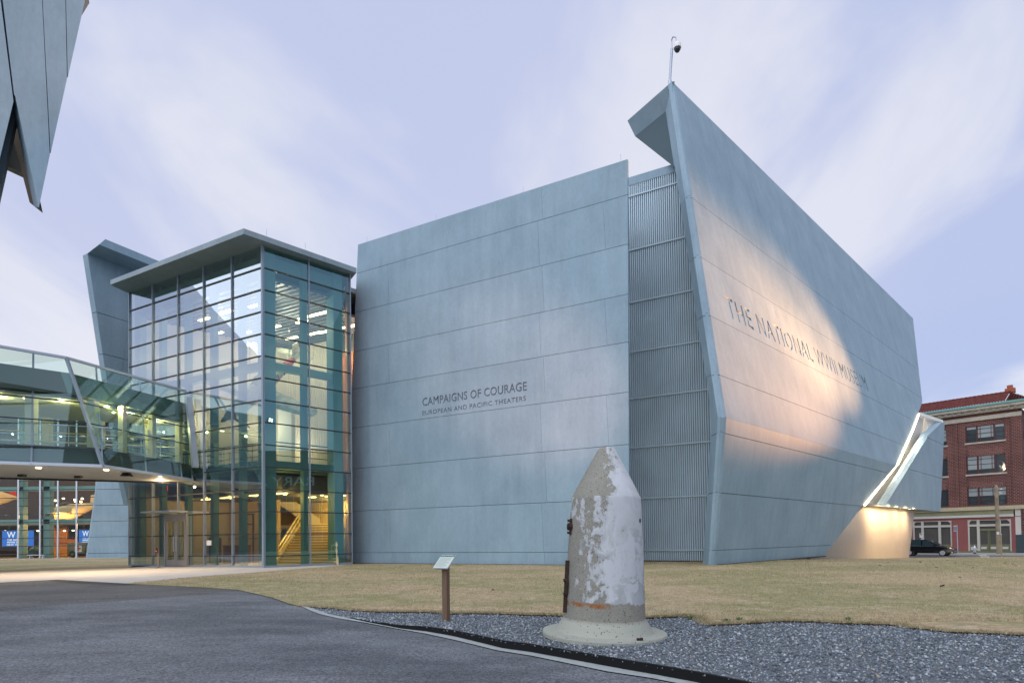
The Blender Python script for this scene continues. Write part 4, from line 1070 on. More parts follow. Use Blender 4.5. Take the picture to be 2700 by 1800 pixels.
for t0, t1, s in ((0, .45, 0),):
    for z in (.95, .5, .2):
        a, b = lerp(Kb, Lb, .0) + ddn, lerp(Kb, Lb, .5) + ddn; mb.tube([V((a.x, a.y, zf1 + z)), V((b.x, b.y, zf1 + z))], .022, 6)
        a, b = lerp(Kb, Eb, .1) + V((-.7, 0, 0)), lerp(Kb, Eb, 1) + V((-.7, 0, 0)); mb.tube([V((a.x, a.y, zf1 + z)), V((b.x, b.y, zf1 + z))], .022, 6)
        a, b = bo + V((0, -.6, 0)), bo + V((0, -.6, 0)) + far_d * 16; mb.tube([V((a.x, a.y, zf1 + z)), V((b.x, b.y, zf1 + z))], .022, 6)
for k in range(9): a = lerp(Kb, Lb, .015 + k * .05) + ddn; mb.tube([V((a.x, a.y, zf1)), V((a.x, a.y, zf1 + .95))], .022, 6)
for k in range(5): a = lerp(Kb, Eb, .1 + k * .22) + V((-.7, 0, 0)); mb.tube([V((a.x, a.y, zf1)), V((a.x, a.y, zf1 + .95))], .022, 6)
mb.build('handrail', M['alu'], br)
mb = MB()
for z in (6.3, 6.75): mb.box(bo + UZ * (z - ZB) - V((0, .05, 0)), far_d * 16, V((0, .05, 0)), UZ * .06)
mb.build('far_rail', M['cream'], br)
mb = MB()
for t in (.06, .16, .26): p = lerp(Kb, Lb, t) + V((.2, 1.6, 0)); mb.lathe([(.10, 0), (.10, .05)], 10, o=(p.x, p.y, zr0 - .04))
for t in (.25, .7): p = lerp(Kb, Eb, t) + V((-1.2, .3, 0)); mb.lathe([(.10, 0), (.10, .05)], 10, o=(p.x, p.y, zr0 - .04))
for t in (.03, .13, .24): p = lerp(Kb, Lb, t) + V((.1, 1.3, 0)); mb.lathe([(.10, 0), (.10, .05)], 10, o=(p.x, p.y, ZB - .06))
mb.build('ceiling_light', M['lamp_w'], br)
mb = MB()
for u, v in ((58, 1250), (207, 1254)):
    p = onz(u, v, ZB - .02); mb.cbox(p - UZ * .06, .28, .2, .12)
p = onz(334, 1246, ZB - .03); mb.loft([p + V((-.12, -.1, 0)), p + V((.12, -.1, 0)), p + V((.12, .1, 0)), p + V((-.12, .1, 0))], [p + V((-.22, -.15, -.16)), p + V((.22, -.15, -.16)), p + V((.22, .15, -.16)), p + V((-.22, .15, -.16))])
mb.build('speaker', M['black'], br)
mb = MB(); a = bo - UZ * .04; mb.bar(a, a + far_d * 22, .10, .12); mb.build('soffit_edge', M['black'], br)
mid = (Kb + Fb) / 2
bulbs('bridge_light', [lerp(Kb, Lb, t) + V((.3, 1.9, zr0 - ZB - .15)) for t in (.03, .12, .21, .30)] + [lerp(Kb, Eb, t) + V((-1.3, .2, zr0 - ZB - .15)) for t in (.5, .85)], 40, (1, .92, .34), .04)
for t in (.03, .20): p = lerp(Kb, Lb, t) + V((.1, 1.3, 0)); lamp('soffit_light', 'SPOT', V((p.x, p.y, ZB - .12)), 1300, (1, .70, .42), V((p.x + 1.5, p.y, 0)), spot_size=math.radians(120), spot_blend=.8, shadow_soft_size=.1)

# ================================================================= OVERHANG (near pavilion, top left)
ov = thing('concrete_overhang', 'pointed concrete overhang of the neighbouring pavilion hanging high at the upper left', 'overhang', aty(0, 300, 17))
OY = aty(102.5, 547, 17); no = (V((.50, -.87, 0))).normalized(); dO = V((.87, .50, 0)).normalized()
def opx(u, v, off=0): return onp(u, v, OY - no * off, no)
tip = opx(102.5, 547); rt_ = opx(227, -20)
ext = rt_ + (rt_ - tip) * .5
apx = opx(40.2, 253.3); lftp = opx(-2, 424)
bk = (tip - EYE).normalized() * .8 - dO * .12
mb = MB()
def strip(pl, e, nm):
    mb = MB(); mb.prism(pl, e); return mb.build(nm, M['conc'], ov)
j1a, j1b = opx(108.6, -60), opx(132.3, 408); j2a, j2b = opx(172, -60), opx(178, 206); j0a, j0b = opx(-6, -60), opx(35, 275)
g = dO * .007
strip([apx + g * 0, tip, opx(132.3, 408) - g, opx(108.6, -60) - g, opx(0, -60) , opx(37.5, 250)], bk, 'facing_panel')
strip([opx(132.8, 404) + g, opx(177.5, 208) - g, opx(172, -60) - g, opx(108.6, -60) + g], bk, 'facing_panel')
strip([opx(178, 204) + g, opx(238, -60), opx(172, -60) + g], bk, 'facing_panel')
strip([opx(-6, -60), opx(35.5, 268), opx(-2, 424), opx(-90, 800), opx(-300, 800), opx(-300, -60)], bk, 'facing_panel')
mb = MB(); e2 = onp(77.7, 532.5, OY - no * 1.5, no) - tip
mb.prism([apx - no * .5, tip - no * .56 + UZ * .13, onp(77.7, 532.5, OY - no * 1.5, no), onp(25, 330, OY - no * 1.5, no)], no * -.05); mb.build('notch_reveal', plain('stained_concrete', (.16, .115, .075), .85, noise=.3, nscale=1.5), ov)
mb = MB(); q = [onp(30, 300, OY - no * 1.7, no), onp(70, 400, OY - no * 1.7, no), onp(62, 458, OY - no * 1.7, no), onp(-5, 427, OY - no * 1.7, no), onp(-60, 420, OY - no * 1.7, no)]
mb.prism(q, no * -.3); mb.build('inner_soffit', plain('grey_soffit', (.15, .15, .13), .8, noise=.1), ov)
mb = MB(); top_l = opx(-2500, -400); mb.prism([opx(-90, 790) - no * .7, opx(30, 250) - no * .7, opx(225, -60) - no * .7, opx(-600, -900) - no * .7], -no * .3 ); mb.build('backing', M['conc_in'], ov)

# ================================================================= FAR PAVILION behind the bridge
fpv = thing('glazed_pavilion', 'distant glass fronted pavilion with exhibits, seen under the footbridge', 'pavilion', aty(100, 1472, 78))
PY = 78.0
zg = gz(-50, PY)
def fy(u, v, y=PY): return aty(u, v, y)
bx0, bx1 = fy(-520, 1473).x, fy(262, 1473).x
zt_p = 22.0
mb = MB(); mb.box(V((bx0, PY + 20, zg)), V((bx1 - bx0 + 12, 0, 0)), V((0, .4, 0)), UZ * zt_p); mb.build('back_wall', plain('pavilion_wall', (.075, .048, .05), .8), fpv)
mb = MB(); mb.box(V((bx0, PY - .5, zg - .1)), V((bx1 - bx0 + 12, 0, 0)), V((0, 21, 0)), UZ * .16); mb.build('floor', M['floor_in'], fpv)
mb = MB(); mb.box(V((bx0, PY + .1, zg + zt_p)), V((bx1 - bx0 + 12, 0, 0)), V((0, 20, 0)), UZ * .5); mb.build('roof', M['conc_in'], fpv)
zf = zg
zz1 = fy(0, 1374).z; zz2 = fy(0, 1285).z
mb = MB(); mb.box(V((bx0, PY + 7, zz1 - .3)), V((bx1 - bx0 + 8, 0, 0)), V((0, 13, 0)), UZ * .8); mb.build('mezzanine', M['slate'], fpv)
mb = MB(); mb.poly([V((bx0, PY, zg)), V((bx1, PY, zg)), V((bx1, PY, zg + zt_p)), V((bx0, PY, zg + zt_p))]); mb.build('glass_front', M['glass_far'], fpv)
mb = MB()
for u in (-190, -120, -60, 49.4, 107, 154, 203): x = fy(u, 1440).x; mb.box(V((x - .09, PY - .15, zg)), V((.18, 0, 0)), V((0, .14, 0)), UZ * zt_p)
mb.build('mullion', M['alu'], fpv)
mb = MB()
for v in (1267, 1291, 1312, 1333, 1355, 1376, 1397, 1418, 1439, 1460): z = fy(100, v).z; mb.box(V((bx0, PY - .1, z - .05)), V((bx1 - bx0, 0, 0)), V((0, .09, 0)), UZ * .10)
mb.build('transom', M['mull_dark'], fpv)
mb = MB()
for u in (-130, 38, 108): x = fy(u, 1440).x; mb.box(V((x, PY + .4, zg)), V((.8, 0, 0)), V((0, .8, 0)), UZ * zt_p)
for v in (1287, 1374): z = fy(100, v).z; mb.box(V((bx0, PY + .4, z - .3)), V((bx1 - bx0, 0, 0)), V((0, .4, 0)), UZ * .6)
mb.build('steel_column', plain('teal_steel', (.20, .34, .33), .5), fpv)
mb = MB(); y = PY + 12
mb.box(fy(122, 1466, y), V((3.2, 0, 0)), V((0, .3, 0)), UZ * 6.0); mb.build('partition', plain('orange_wall', (.62, .25, .03), .7), fpv)
mb = MB(); mb.box(fy(120, 1431, y - .5), V((4.6, 0, 0)), V((0, .3, 0)), UZ * .55); mb.build('orange_band', plain('orange_band', (.50, .16, .03), .7), fpv)
# concrete pylon in front
py = PY - 1.0
pyl = [fy(249, 1225, py), fy(246.5, 1289, py), fy(221.4, 1472, py), fy(345, 1472, py), fy(345, 1225, py)]
mb = MB(); xo = pyl[2].x
pp = [(p.x - xo, p.z) for p in pyl]
panels(mb, [(pp[0][0] + .4, pp[0][1]), (pp[1][0] + .4, pp[1][1]), (pp[2][0] + .4, pp[2][1]), pp[3], pp[4]], V((xo, py, 0)), V((1, 0, 0)), UZ, V((0, -1, 0)), [fy(300, v, py).z for v in (1289, 1331, 1373, 1414, 1457)], None, .8, .05, .03)
mb.loft([pyl[0] + V((0, .3, 0)), pyl[1] + V((0, .3, 0)), pyl[1] + V((.42, 0, 0)), pyl[0] + V((.42, 0, 0))], [pyl[0] + V((0, .8, 0)), pyl[1] + V((0, .8, 0)), pyl[1] + V((.42, .8, 0)), pyl[0] + V((.42, .8, 0))])
mb.loft([pyl[1] + V((0, .3, 0)), pyl[2] + V((0, .3, 0)), pyl[2] + V((.42, 0, 0)), pyl[1] + V((.42, 0, 0))], [pyl[1] + V((0, .8, 0)), pyl[2] + V((0, .8, 0)), pyl[2] + V((.42, .8, 0)), pyl[1] + V((.42, .8, 0))])
mb.build('concrete_pylon', M['conc'], fpv)
mb = MB(); mb.box(V((bx0, PY - 2.2, zg - .1)), V((bx1 - bx0 + 4, 0, 0)), V((0, 2.0, 0)), UZ * .18); mb.build('plinth', M['path'], fpv)
bulbs('pavilion_light', [V((x, PY + y, zg + 5)) for x in (-78, -70, -62, -54) for y in (3.5, 10)], 800, (1, .50, .16), .05)
bulbs('pavilion_light', [V((x, PY + 8, zg + 15)) for x in (-80, -70, -60)], 1500, (1, .56, .25), .05)
mb = MB()
for u, v in ((14, 1399), (18, 1400), (56, 1398), (100, 1398), (136, 1397), (170, 1398), (193, 1397), (125, 1317), (126, 1321), (146, 1319), (131, 1330), (132, 1335), (151, 1332), (167, 1313), (164, 1332), (167, 1339), (198, 1317), (199, 1321), (217, 1314), (213, 1322)):
    p = fy(u, v, PY + 6); mb.lathe([(.13, -.1), (.13, .1)], 6, (0, 1, 0), o=p)
mb.build('spotlight', M['lamp_w'], fpv)
# screens
def letters(body, p, w, h, mat, parent, name, right=V((1, 0, 0)), n=V((0, -1, 0)), up=UZ, dep=.02):
    me = text_mesh(body, right, up, n, V(p), V(p) + right * w, h, dep, 0, 1, .01)
    me.materials.clear(); me.materials.append(mat)
    o = bpy.data.objects.new(name, me); COL.objects.link(o)
    if parent: o.parent = parent; o.matrix_parent_inverse = Matrix.Translation(-parent.location)
    return o
M['scr'] = emit('screen_blue', (.05, .20, .72), .9); M['scr_w'] = emit('screen_white', (1, 1, 1), .95); M['scr_r'] = emit('screen_red', (.85, .12, .15), 1.2)
ys = PY + 3.0
for u0_, u1_, v0_, v1_, lab in ((5.5, 87, 1398, 1441, 'large blue lit screen with white lettering behind the pavilion glass at far left'), (208, 268, 1396, 1434, 'blue lit screen half hidden by the concrete pylon')):
    a, b = fy(u0_, v1_, ys), fy(u1_, v0_, ys)
    sc = thing('display_screen', lab, 'screen', a, 'lit screens in the far pavilion')
    w_, h_ = b.x - a.x, b.z - a.z
    mb = MB(); mb.box(a, V((w_, 0, 0)), V((0, .15, 0)), UZ * h_); mb.build('screen_panel', M['scr'], sc)
    f0 = a + V((w_ * .16, -.02, 0))
    for body, zz_, hh_, ww_ in (('W', .56, .38, .27), ('THE NATIONAL', .38, .12, .68), ('WWII MUSEUM', .22, .12, .68), ('NEW ORLEANS', .08, .10, .68)):
        letters(body, f0 + UZ * h_ * zz_, w_ * ww_, h_ * hh_, M['scr_w'], sc, 'lettering')
    mb = MB(); mb.box(f0 + V((w_ * .36, 0, h_ * .56)), V((w_ * .32, 0, 0)), V((0, .02, 0)), UZ * h_ * .38); mb.build('emblem_block', M['scr_w'], sc)
    mb = MB()
    for k in (0, 1): mb.box(f0 + V((w_ * (.43 + .12 * k), -.02, h_ * .58)), V((w_ * .055, 0, 0)), V((0, .02, 0)), UZ * h_ * .34)
    mb.build('emblem_bar', M['scr_r'], sc)
    mb = MB(); top = a + V((w_ * .5, .1, h_))
    for dx in (-.3, .3): mb.tube([top + V((w_ * dx, 0, 0)), top + V((w_ * dx, 0, 2.2))], .04, 5)
    mb.build('hanger', M['slate'], sc)
# ambulance
def amb():
    y = PY + 2.5; a = fy(176, 1468, y); z0 = zg + .08
    t = thing('ambulance', 'olive military ambulance with red cross on white square inside the glass pavilion', 'truck', V((a.x, y, z0)))
    ol = plain('olive', (.20, .17, .09), .7)
    x0 = a.x
    mb = MB(); mb.box(V((x0, y, z0 + .55)), V((2.5, 0, 0)), V((0, 1.9, 0)), UZ * 1.5); o = mb.build('body', ol, t, bevel=.12)
    mb = MB(); mb.box(V((x0 + 2.52, y + .05, z0 + .55)), V((1.2, 0, 0)), V((0, 1.8, 0)), UZ * 1.05); mb.build('bonnet', ol, t, bevel=.1)
    mb = MB(); mb.box(V((x0 + 1.1, y - .02, z0 + .75)), V((.95, 0, 0)), V((0, .015, 0)), UZ * .95); mb.build('emblem', M['white'], t)
    mb = MB(); c = V((x0 + 1.57, y - .035, z0 + 1.22)); mb.box(c + V((-.11, 0, -.34)), V((.22, 0, 0)), V((0, .012, 0)), UZ * .68); mb.box(c + V((-.36, 0, -.11)), V((.245, 0, 0)), V((0, .012, 0)), UZ * .22); mb.box(c + V((.115, 0, -.11)), V((.245, 0, 0)), V((0, .012, 0)), UZ * .22); mb.build('red_cross', M['red'], t)
    for x in (.75, 2.9):
        mb = MB(); mb.lathe([(.42, 0), (.45, .05), (.45, .2), (.42, .25)], 20, (0, 1, 0), o=(x0 + x, y - .05, z0 + .45)); w_ = mb.build('wheel', M['black'], t)
        mb = MB(); mb.lathe([(.2, -.02), (.2, .02)], 14, (0, 1, 0), o=(x0 + x, y - .06, z0 + .45)); mb.build('rim', ol, w_)
amb()
def exh_plane(name, label, n0, t0, span, cols, r=.8):
    n0, t0 = V(n0), V(t0); t = thing(name, label, 'aircraft', n0.lerp(t0, .5)); ax = t0 - n0; L_ = ax.length; ax.normalize()
    mb = MB(); mb.lathe([(.1, 0), (r * .75, L_ * .05), (r, L_ * .2), (r * .95, L_ * .45), (r * .55, L_ * .75), (r * .15, L_)], 14, ax, o=n0); mb.build('fuselage', cols[0], t, smooth=True)
    wd = ax.cross(UZ).normalized(); pu = wd.cross(ax); c = n0 + ax * L_ * .32 - pu * r * .3
    for s in (-1, 1):
        mb = MB(); sec = lambda y, cc, th: [c + wd * s * y - ax * cc * .5, c + wd * s * y + pu * th, c + wd * s * y + ax * cc * .5, c + wd * s * y - pu * th]
        mb.loft(sec(.3, 2.2, .16), sec(span, 1.1, .06)); mb.build('wing', cols[0], t)
    mb = MB(); f = t0 - ax * 1.2; mb.prism([f, t0, t0 + pu * 1.5, t0 + pu * 1.5 - ax * .6], wd * .08); mb.build('tail_fin', cols[1], t)
    mb = MB(); k = n0 + ax * L_ * .36 + pu * r; mb.lathe([(.05, -1.0), (.32, -.6), (.38, 0), (.3, .5), (.05, .9)], 10, ax, o=k); mb.build('canopy', M['slate'], t, smooth=True)
    mb = MB()
    for h in (.25, .8): p = n0 + ax * L_ * h + pu * r * .5; mb.tube([p, V((p.x, p.y, zg + zt_p))], .02, 4)
    mb.build('cable', M['slate'], t)
tanp = plain('tan_plane', (.62, .50, .30), .5, noise=.12, nscale=.8)
exh_plane('bomber_aircraft', 'tan dive bomber hung in the far pavilion with its nose to the left', fy(128, 1364, PY + 5), fy(262, 1328, PY + 7), 6.0, (tanp, tanp), 1.15)
exh_plane('warbird_aircraft', 'silver and red tailed plane hung at the left edge of the far pavilion', fy(-70, 1312, PY + 4), fy(44, 1312, PY + 8), 5.0, (tanp, M['red']), 1.3)
# parked green exhibit and bench
t = thing('armoured_car', 'dark green armoured car parked inside the pavilion below the blue screen', 'vehicle', fy(75, 1468, PY + 3)); a = fy(60, 1468, PY + 3); a.z = zg + .08; gr = plain('dark_green', (.02, .06, .05), .6)
mb = MB(); mb.loft([a + V((0, 0, .4)), a + V((2.1, 0, .4)), a + V((2.1, 1.6, .4)), a + V((0, 1.6, .4))], [a + V((.2, .1, 1.0)), a + V((2.0, .1, 1.0)), a + V((2.0, 1.5, 1.0)), a + V((.2, 1.5, 1.0))]); mb.build('hull', gr, t)
mb = MB(); mb.lathe([(.75, 0), (.7, .3), (.45, .55), (.1, .62)], 16, o=a + V((1.2, .8, 1.0))); mb.build('turret', gr, t, smooth=True)
for x in (.35, 1.75):
    mb = MB(); mb.lathe([(.36, 0), (.36, .25)], 16, (0, 1, 0), o=a + V((x, -.1, .38))); mb.build('wheel', M['black'], t)
t = thing('bench', 'slim metal bench on the pavement before the far glass pavilion', 'bench', fy(90, 1474, PY - 1.6)); a = fy(71, 1472, PY - 1.5); a.z = zg + .08
mb = MB(); mb.box(a + V((0, 0, .42)), V((2.2, 0, 0)), V((0, .45, 0)), UZ * .07); mb.build('seat', M['alu'], t)
for x in (.25, 1.9): mb = MB(); mb.box(a + V((x, .05, 0)), V((.06, 0, 0)), V((0, .35, 0)), UZ * .42); mb.build('leg', M['alu'], t)
# card reader post by the entrance
t = thing('card_reader_post', 'slim bronze post with a red lit reader beside the entrance doors', 'post', onz(417.5, 1497)); b0 = onz(417.5, 1497)
mb = MB(); mb.cbox(b0 + V((0, 0, .012)), .28, .2, .024); mb.cbox(b0 + V((0, 0, .5)), .07, .05, 1.0); mb.build('post', plain('post_bronze', (.20, .17, .15), .5, .4), t)
mb = MB(); mb.cbox(b0 + V((-.05, -.05, .88)), .07, .08, .24); rd = mb.build('reader', M['black'], t)
mb = MB(); mb.cbox(b0 + V((-.05, -.093, .85)), .035, .01, .05); mb.build('indicator', M['red_sign'], rd)
# manhole covers / dark plates on the paving

# ================================================================= BRICK BUILDING across the street
bb = thing('brick_building', 'old red brick corner building with tiled hip roof and painted ground floor across the street', 'building', FQ)
BZ = -1.0
def fr(u, v, off=0): p = onp(u, v, FQ + en * off, en); return ((p - FQ).dot(er), p.z)
def fb(q, o, z): return V((FQ.x, FQ.y, 0)) + er * q + en * o + UZ * z
def brick_mat():
    mt, t, b = newmat('red_brick'); tc = nn(t, 'ShaderNodeTexCoord'); mp = nn(t, 'ShaderNodeMapping')
    ang = math.atan2(er.y, er.x); mp.inputs['Rotation'].default_value = (0, 0, -ang); t.links.new(tc.outputs['Object'], mp.inputs[0])
    sp = nn(t, 'ShaderNodeSeparateXYZ'); t.links.new(mp.outputs[0], sp.inputs[0]); cb = nn(t, 'ShaderNodeCombineXYZ')
    t.links.new(sp.outputs[0], cb.inputs[0]); t.links.new(sp.outputs[2], cb.inputs[1])
    bk = nn(t, 'ShaderNodeTexBrick', i_Scale=1.0); bk.inputs['Brick Width'].default_value = .34; bk.inputs['Row Height'].default_value = .16; bk.inputs['Mortar Size'].default_value = .022
    bk.inputs['Color1'].default_value = (.125, .036, .032, 1); bk.inputs['Color2'].default_value = (.075, .024, .023, 1); bk.inputs['Mortar'].default_value = (.24, .145, .125, 1)
    t.links.new(cb.outputs[0], bk.inputs['Vector']); n = nn(t, 'ShaderNodeTexNoise', i_Scale=.5, i_Detail=5.0); t.links.new(tc.outputs['Object'], n.inputs['Vector'])
    t.links.new(mixc(t, 1.0, bk.outputs[0], ramp(t, n.outputs['Fac'], [(.3, .8), (.7, 1.25)], 'LINEAR'), 'MULTIPLY'), b.inputs['Base Color']); b.inputs['Roughness'].default_value = .9
    return mt
M['brick'] = brick_mat(); M['stone_t'] = plain('limestone_trim', (.45, .42, .36), .8, noise=.2, nscale=2); M['tile'] = plain('clay_tile', (.16, .055, .05), .9, spec=.08, noise=.4, nscale=2.5)
M['copper'] = plain('copper_gutter', (.13, .33, .32), .6); M['winframe'] = plain('oxblood_frame', (.07, .02, .022), .6); M['pane'] = plain('window_pane', (.045, .065, .075), .08, spec=1.0)
M['blind'] = plain('pale_blind', (.28, .34, .36), .25, spec=.8)
M['pink'] = plain('pink_paint', (.26, .085, .08), .8, noise=.12, nscale=.7); M['olive_p'] = plain('green_band', (.26, .26, .155), .8, noise=.25, nscale=.9); M['whitewash'] = plain('white_band', (.55, .55, .52), .8, noise=.08)
M['shop'] = plain('shop_panel', (.075, .072, .065), .6, noise=.2, nscale=.8); M['shop_frame'] = plain('shop_frame', (.52, .50, .45), .7); M['shop_green'] = plain('shop_green', (.16, .17, .09), .7)
qr = fr(2696, 1200)[0]; QL = qr - 34
zl_ = fr(2560, 1339)[1]; zt_b = fr(2560, 1092)[1]
zc0 = zt_b; dep = 12
# windows layout
wA = fr(2400 + 1035 / 7.127, 1020 + 750 / 7.127)[0]; wB = fr(2400 + 1770 / 7.127, 1020 + 690 / 7.127)[0]
wl_edge = fr(2400 + 683 / 7.127, 1020 + 900 / 7.127)[0]
bay = wA - (wl_edge - (wB - wA))
zr = [(fr(2542, 1020 + 905 / 7.127)[1] if 0 else fr(2545, 1020 + 1055 / 7.127)[1], fr(2545, 1020 + 752 / 7.127)[1]),
      (fr(2550, 1240 + 68 / 6.533)[1], fr(2550, 1020 + 1302 / 7.127)[1]),
      (fr(2553, 1240 + 606 / 6.533)[1], fr(2551, 1240 + 302 / 6.533)[1])]
cols_ = [(wA - k * bay, wB - k * bay) for k in range(3)]
zs_w = sorted(set([zl_, zc0] + [z for p in zr for z in p]))
mb = MB()
WD = .30
segs = []; q = QL
for a, b in sorted(cols_): segs.append((q, a, 0)); segs.append((a, b, 1)); q = b
segs.append((q, qr, 0))
for a, b, w in segs:
    if not w: mb.box(fb(a, 0, zl_), er * (b - a), -en * WD, UZ * (zc0 - zl_))
    else:
        z = zl_
        for z0, z1 in sorted(zr):
            mb.box(fb(a, -.06, z), er * (b - a), -en * (WD - .06), UZ * (z0 - z)); z = z1
        mb.box(fb(a, -.06, z), er * (b - a), -en * (WD - .06), UZ * (zc0 - z))
# projecting piers
for a, b in ((cols_[0][1] + .55, qr), (cols_[1][1] + .75, cols_[0][0] - .75), (cols_[2][1] + .75, cols_[1][0] - .75)): mb.box(fb(a, .12, zl_), er * (b - a), -en * .119, UZ * (fr(2560, 1100)[1] - zl_))
mb.build('brick_wall', M['brick'], bb)
mb = MB(); mb.box(fb(QL, -WD - .6, BZ), er * (qr - QL), -en * dep, UZ * (zc0 - BZ)); mb.box(fb(qr, 0, BZ), -er * .3, -en * dep, UZ * (zc0 - BZ)); mb.build('side_wall', M['brick'], bb)
for (a, b) in cols_:
    for ri, (z0, z1) in enumerate(sorted(zr)):
        h = z1 - z0; w = b - a
        mb = MB()
        mb.box(fb(a, -.14, z0), er * w, -en * .06, UZ * .07); mb.box(fb(a, -.14, z1 - .07), er * w, -en * .06, UZ * .07)
        for t, ww in ((0, .10), (.27, .16), (.715, .16), (.985, .10)): mb.box(fb(a + w * t, -.13, z0), er * ww, -en * .08, UZ * h)
        for x0, x1 in ((0, .27), (.30, .715), (.74, 1)):
            for k in (.22, .5, .78): mb.box(fb(a + w * x0, -.15, z0 + h * k), er * w * (x1 - x0), -en * .04, UZ * .055)
        for t in (.37, .65): mb.box(fb(a + w * t, -.15, z0), er * .05, -en * .04, UZ * h)
        wo = mb.build('window', M['winframe'], bb)
        mb = MB()
        mb.box(fb(a, -.20, z0), er * w, -en * .02, UZ * h); mb.build('pane', M['pane'], wo)
        mb = MB()
        for x0, x1 in ((.01, .27), (.31, .71), (.75, .98)):
            if rnd.random() < .75: f = rnd.choice((.22, .5, .78)); mb.box(fb(a + w * x0, -.195, z1 - h * f), er * w * (x1 - x0), -en * .004, UZ * h * f * .98)
        if mb.v: mb.build('blind', M['blind'], wo)
        if ri: mb = MB(); mb.box(fb(a - .1, .05, z0 - .20), er * (w + .2), -en * .2, UZ * .18); mb.build('sill', M['stone_t'], wo)
# herringbone panels below the windows: pale brick headers
M['header'] = plain('pale_header', (.30, .16, .14), .9)
for (a, b) in cols_[:2]:
    for z0, z1 in sorted(zr)[1:]:
        mb = MB(); w = b - a
        for k in range(9):
            hh = rnd.uniform(.6, 1.0)
            for j in range(int(hh / .13)):
                c = fb(a + w * (.12 + k * .095), -.055, z0 - 1.5 + j * .13)
                for s in (-1, 1): mb.prism([c, c + er * s * .17 - UZ * .12, c + er * s * .17 - UZ * .16, c - UZ * .04], en * .012)
        mb.build('patterned_panel', M['header'], bb)
# stone courses, cornice, roof
z1c = fr(2500, 1020 + 690 / 7.127); zS = fr(2540, 1020 + 650 / 7.127)[1]
mb = MB(); mb.box(fb(QL, .16, zS - .1), er * (qr - QL + .05), -en * .2, UZ * .45)
mb.box(fb(QL, .45, zc0 - .05), er * (qr - QL + .4), -en * .8, UZ * .35); mb.box(fb(QL, .85, zc0 + .30), er * (qr - QL + .8), -en * 1.2, UZ * .30); mb.build('cornice', M['stone_t'], bb)
mb = MB(); k = 0
while k * .62 < qr - QL: mb.box(fb(QL + k * .62, .62, zc0 + .06), er * .26, -en * .3, UZ * .24); k += 1
mb.build('modillion', M['stone_t'], bb)
mb = MB(); mb.box(fb(QL, 1.0, zc0 + .60), er * (qr - QL + 1.0), -en * .25, UZ * .22); mb.build('gutter', M['copper'], bb)
ze = zc0 + .75
rdg = fr(2400 + 1870 / 7.127, 1020 + 95 / 7.127, -3.0)
ro_, rz = -3.2, fr(2400 + 1860 / 7.127, 1020 + 100 / 7.127, -3.2)[1]; rq = fr(2400 + 1880 / 7.127, 1020 + 100 / 7.127, -3.2)[0]
mb = MB(); tw = .26; nq = int((rq - QL) / tw); qe = qr + .9
pts0, pts1 = [], []
for i in range(nq * 4 + 1):
    q = QL + i * tw / 4; h = .055 * abs(math.sin(i * math.pi / 4)); pts0.append((q, h))
rowsn = 14
def rp_(q, t, h): return fb(q, lerp(1.0, ro_, t), lerp(ze, rz, t) + h)
for r in range(rowsn):
    t0, t1 = r / rowsn, (r + 1) / rowsn
    b = mb.add([rp_(q, t0, h + .05) for q, h in pts0] + [rp_(q, t1, h) for q, h in pts0]); n_ = len(pts0)
    for i in range(n_ - 1):
        mb.face((b + i, b + i + 1, b + n_ + i + 1, b + n_ + i))
        if r: mb.face((b - n_ + i, b - n_ + i + 1, b + i + 1, b + i))
# hip end
ev = [rp_(rq, 0, .05), fb(qe, 1.0, ze), fb(qe, -dep, ze), rp_(rq, 1, .02), fb(rq, -dep, rz)]
for r in range(rowsn):
    t0, t1 = r / rowsn, (r + 1) / rowsn
    x0, x1 = lerp(qe, rq, t0), lerp(qe, rq, t1); m_ = max(1, int((x0 - rq) / .065)); A, B = [], []
    for i in range(m_ + 1):
        f = i / m_; h = .055 * abs(math.sin(i * math.pi / 4)); A.append(fb(lerp(rq, x0, f), lerp(1.0, ro_, t0), lerp(ze, rz, t0) + h + .05)); B.append(fb(lerp(rq, x1, f), lerp(1.0, ro_, t1), lerp(ze, rz, t1) + h))
    b = mb.add(A + B); n_ = len(A)
    for i in range(n_ - 1): mb.face((b + i, b + i + 1, b + n_ + i + 1, b + n_ + i))
mb.poly([fb(rq, .97, ze - .02), fb(rq, ro_, rz - .05), fb(qe - .03, .97, ze - .02)])
mb.poly([fb(qe, 1.0, ze), fb(qe, -dep, ze), fb(rq, -dep + 3, rz), fb(rq, ro_, rz)])
rf = mb.build('roof', M['tile'], bb)
mb = MB(); k = 0
while k * .4 < rq - QL: mb.tube([fb(QL + k * .4, ro_, rz + .06), fb(QL + k * .4 + .42, ro_, rz + .08)], [.11, .13], 6); k += 1
mb.build('ridge_tile', M['tile'], rf)
mb = MB(); c = fb(rq - .5, ro_ - .1, rz); mb.box(c, er * .9, -en * .7, UZ * .5); mb.box(c + er * .2 + UZ * .5, er * .5, -en * .5, UZ * .35); mb.build('chimney', plain('clay_pot', (.33, .09, .05), .8), rf)
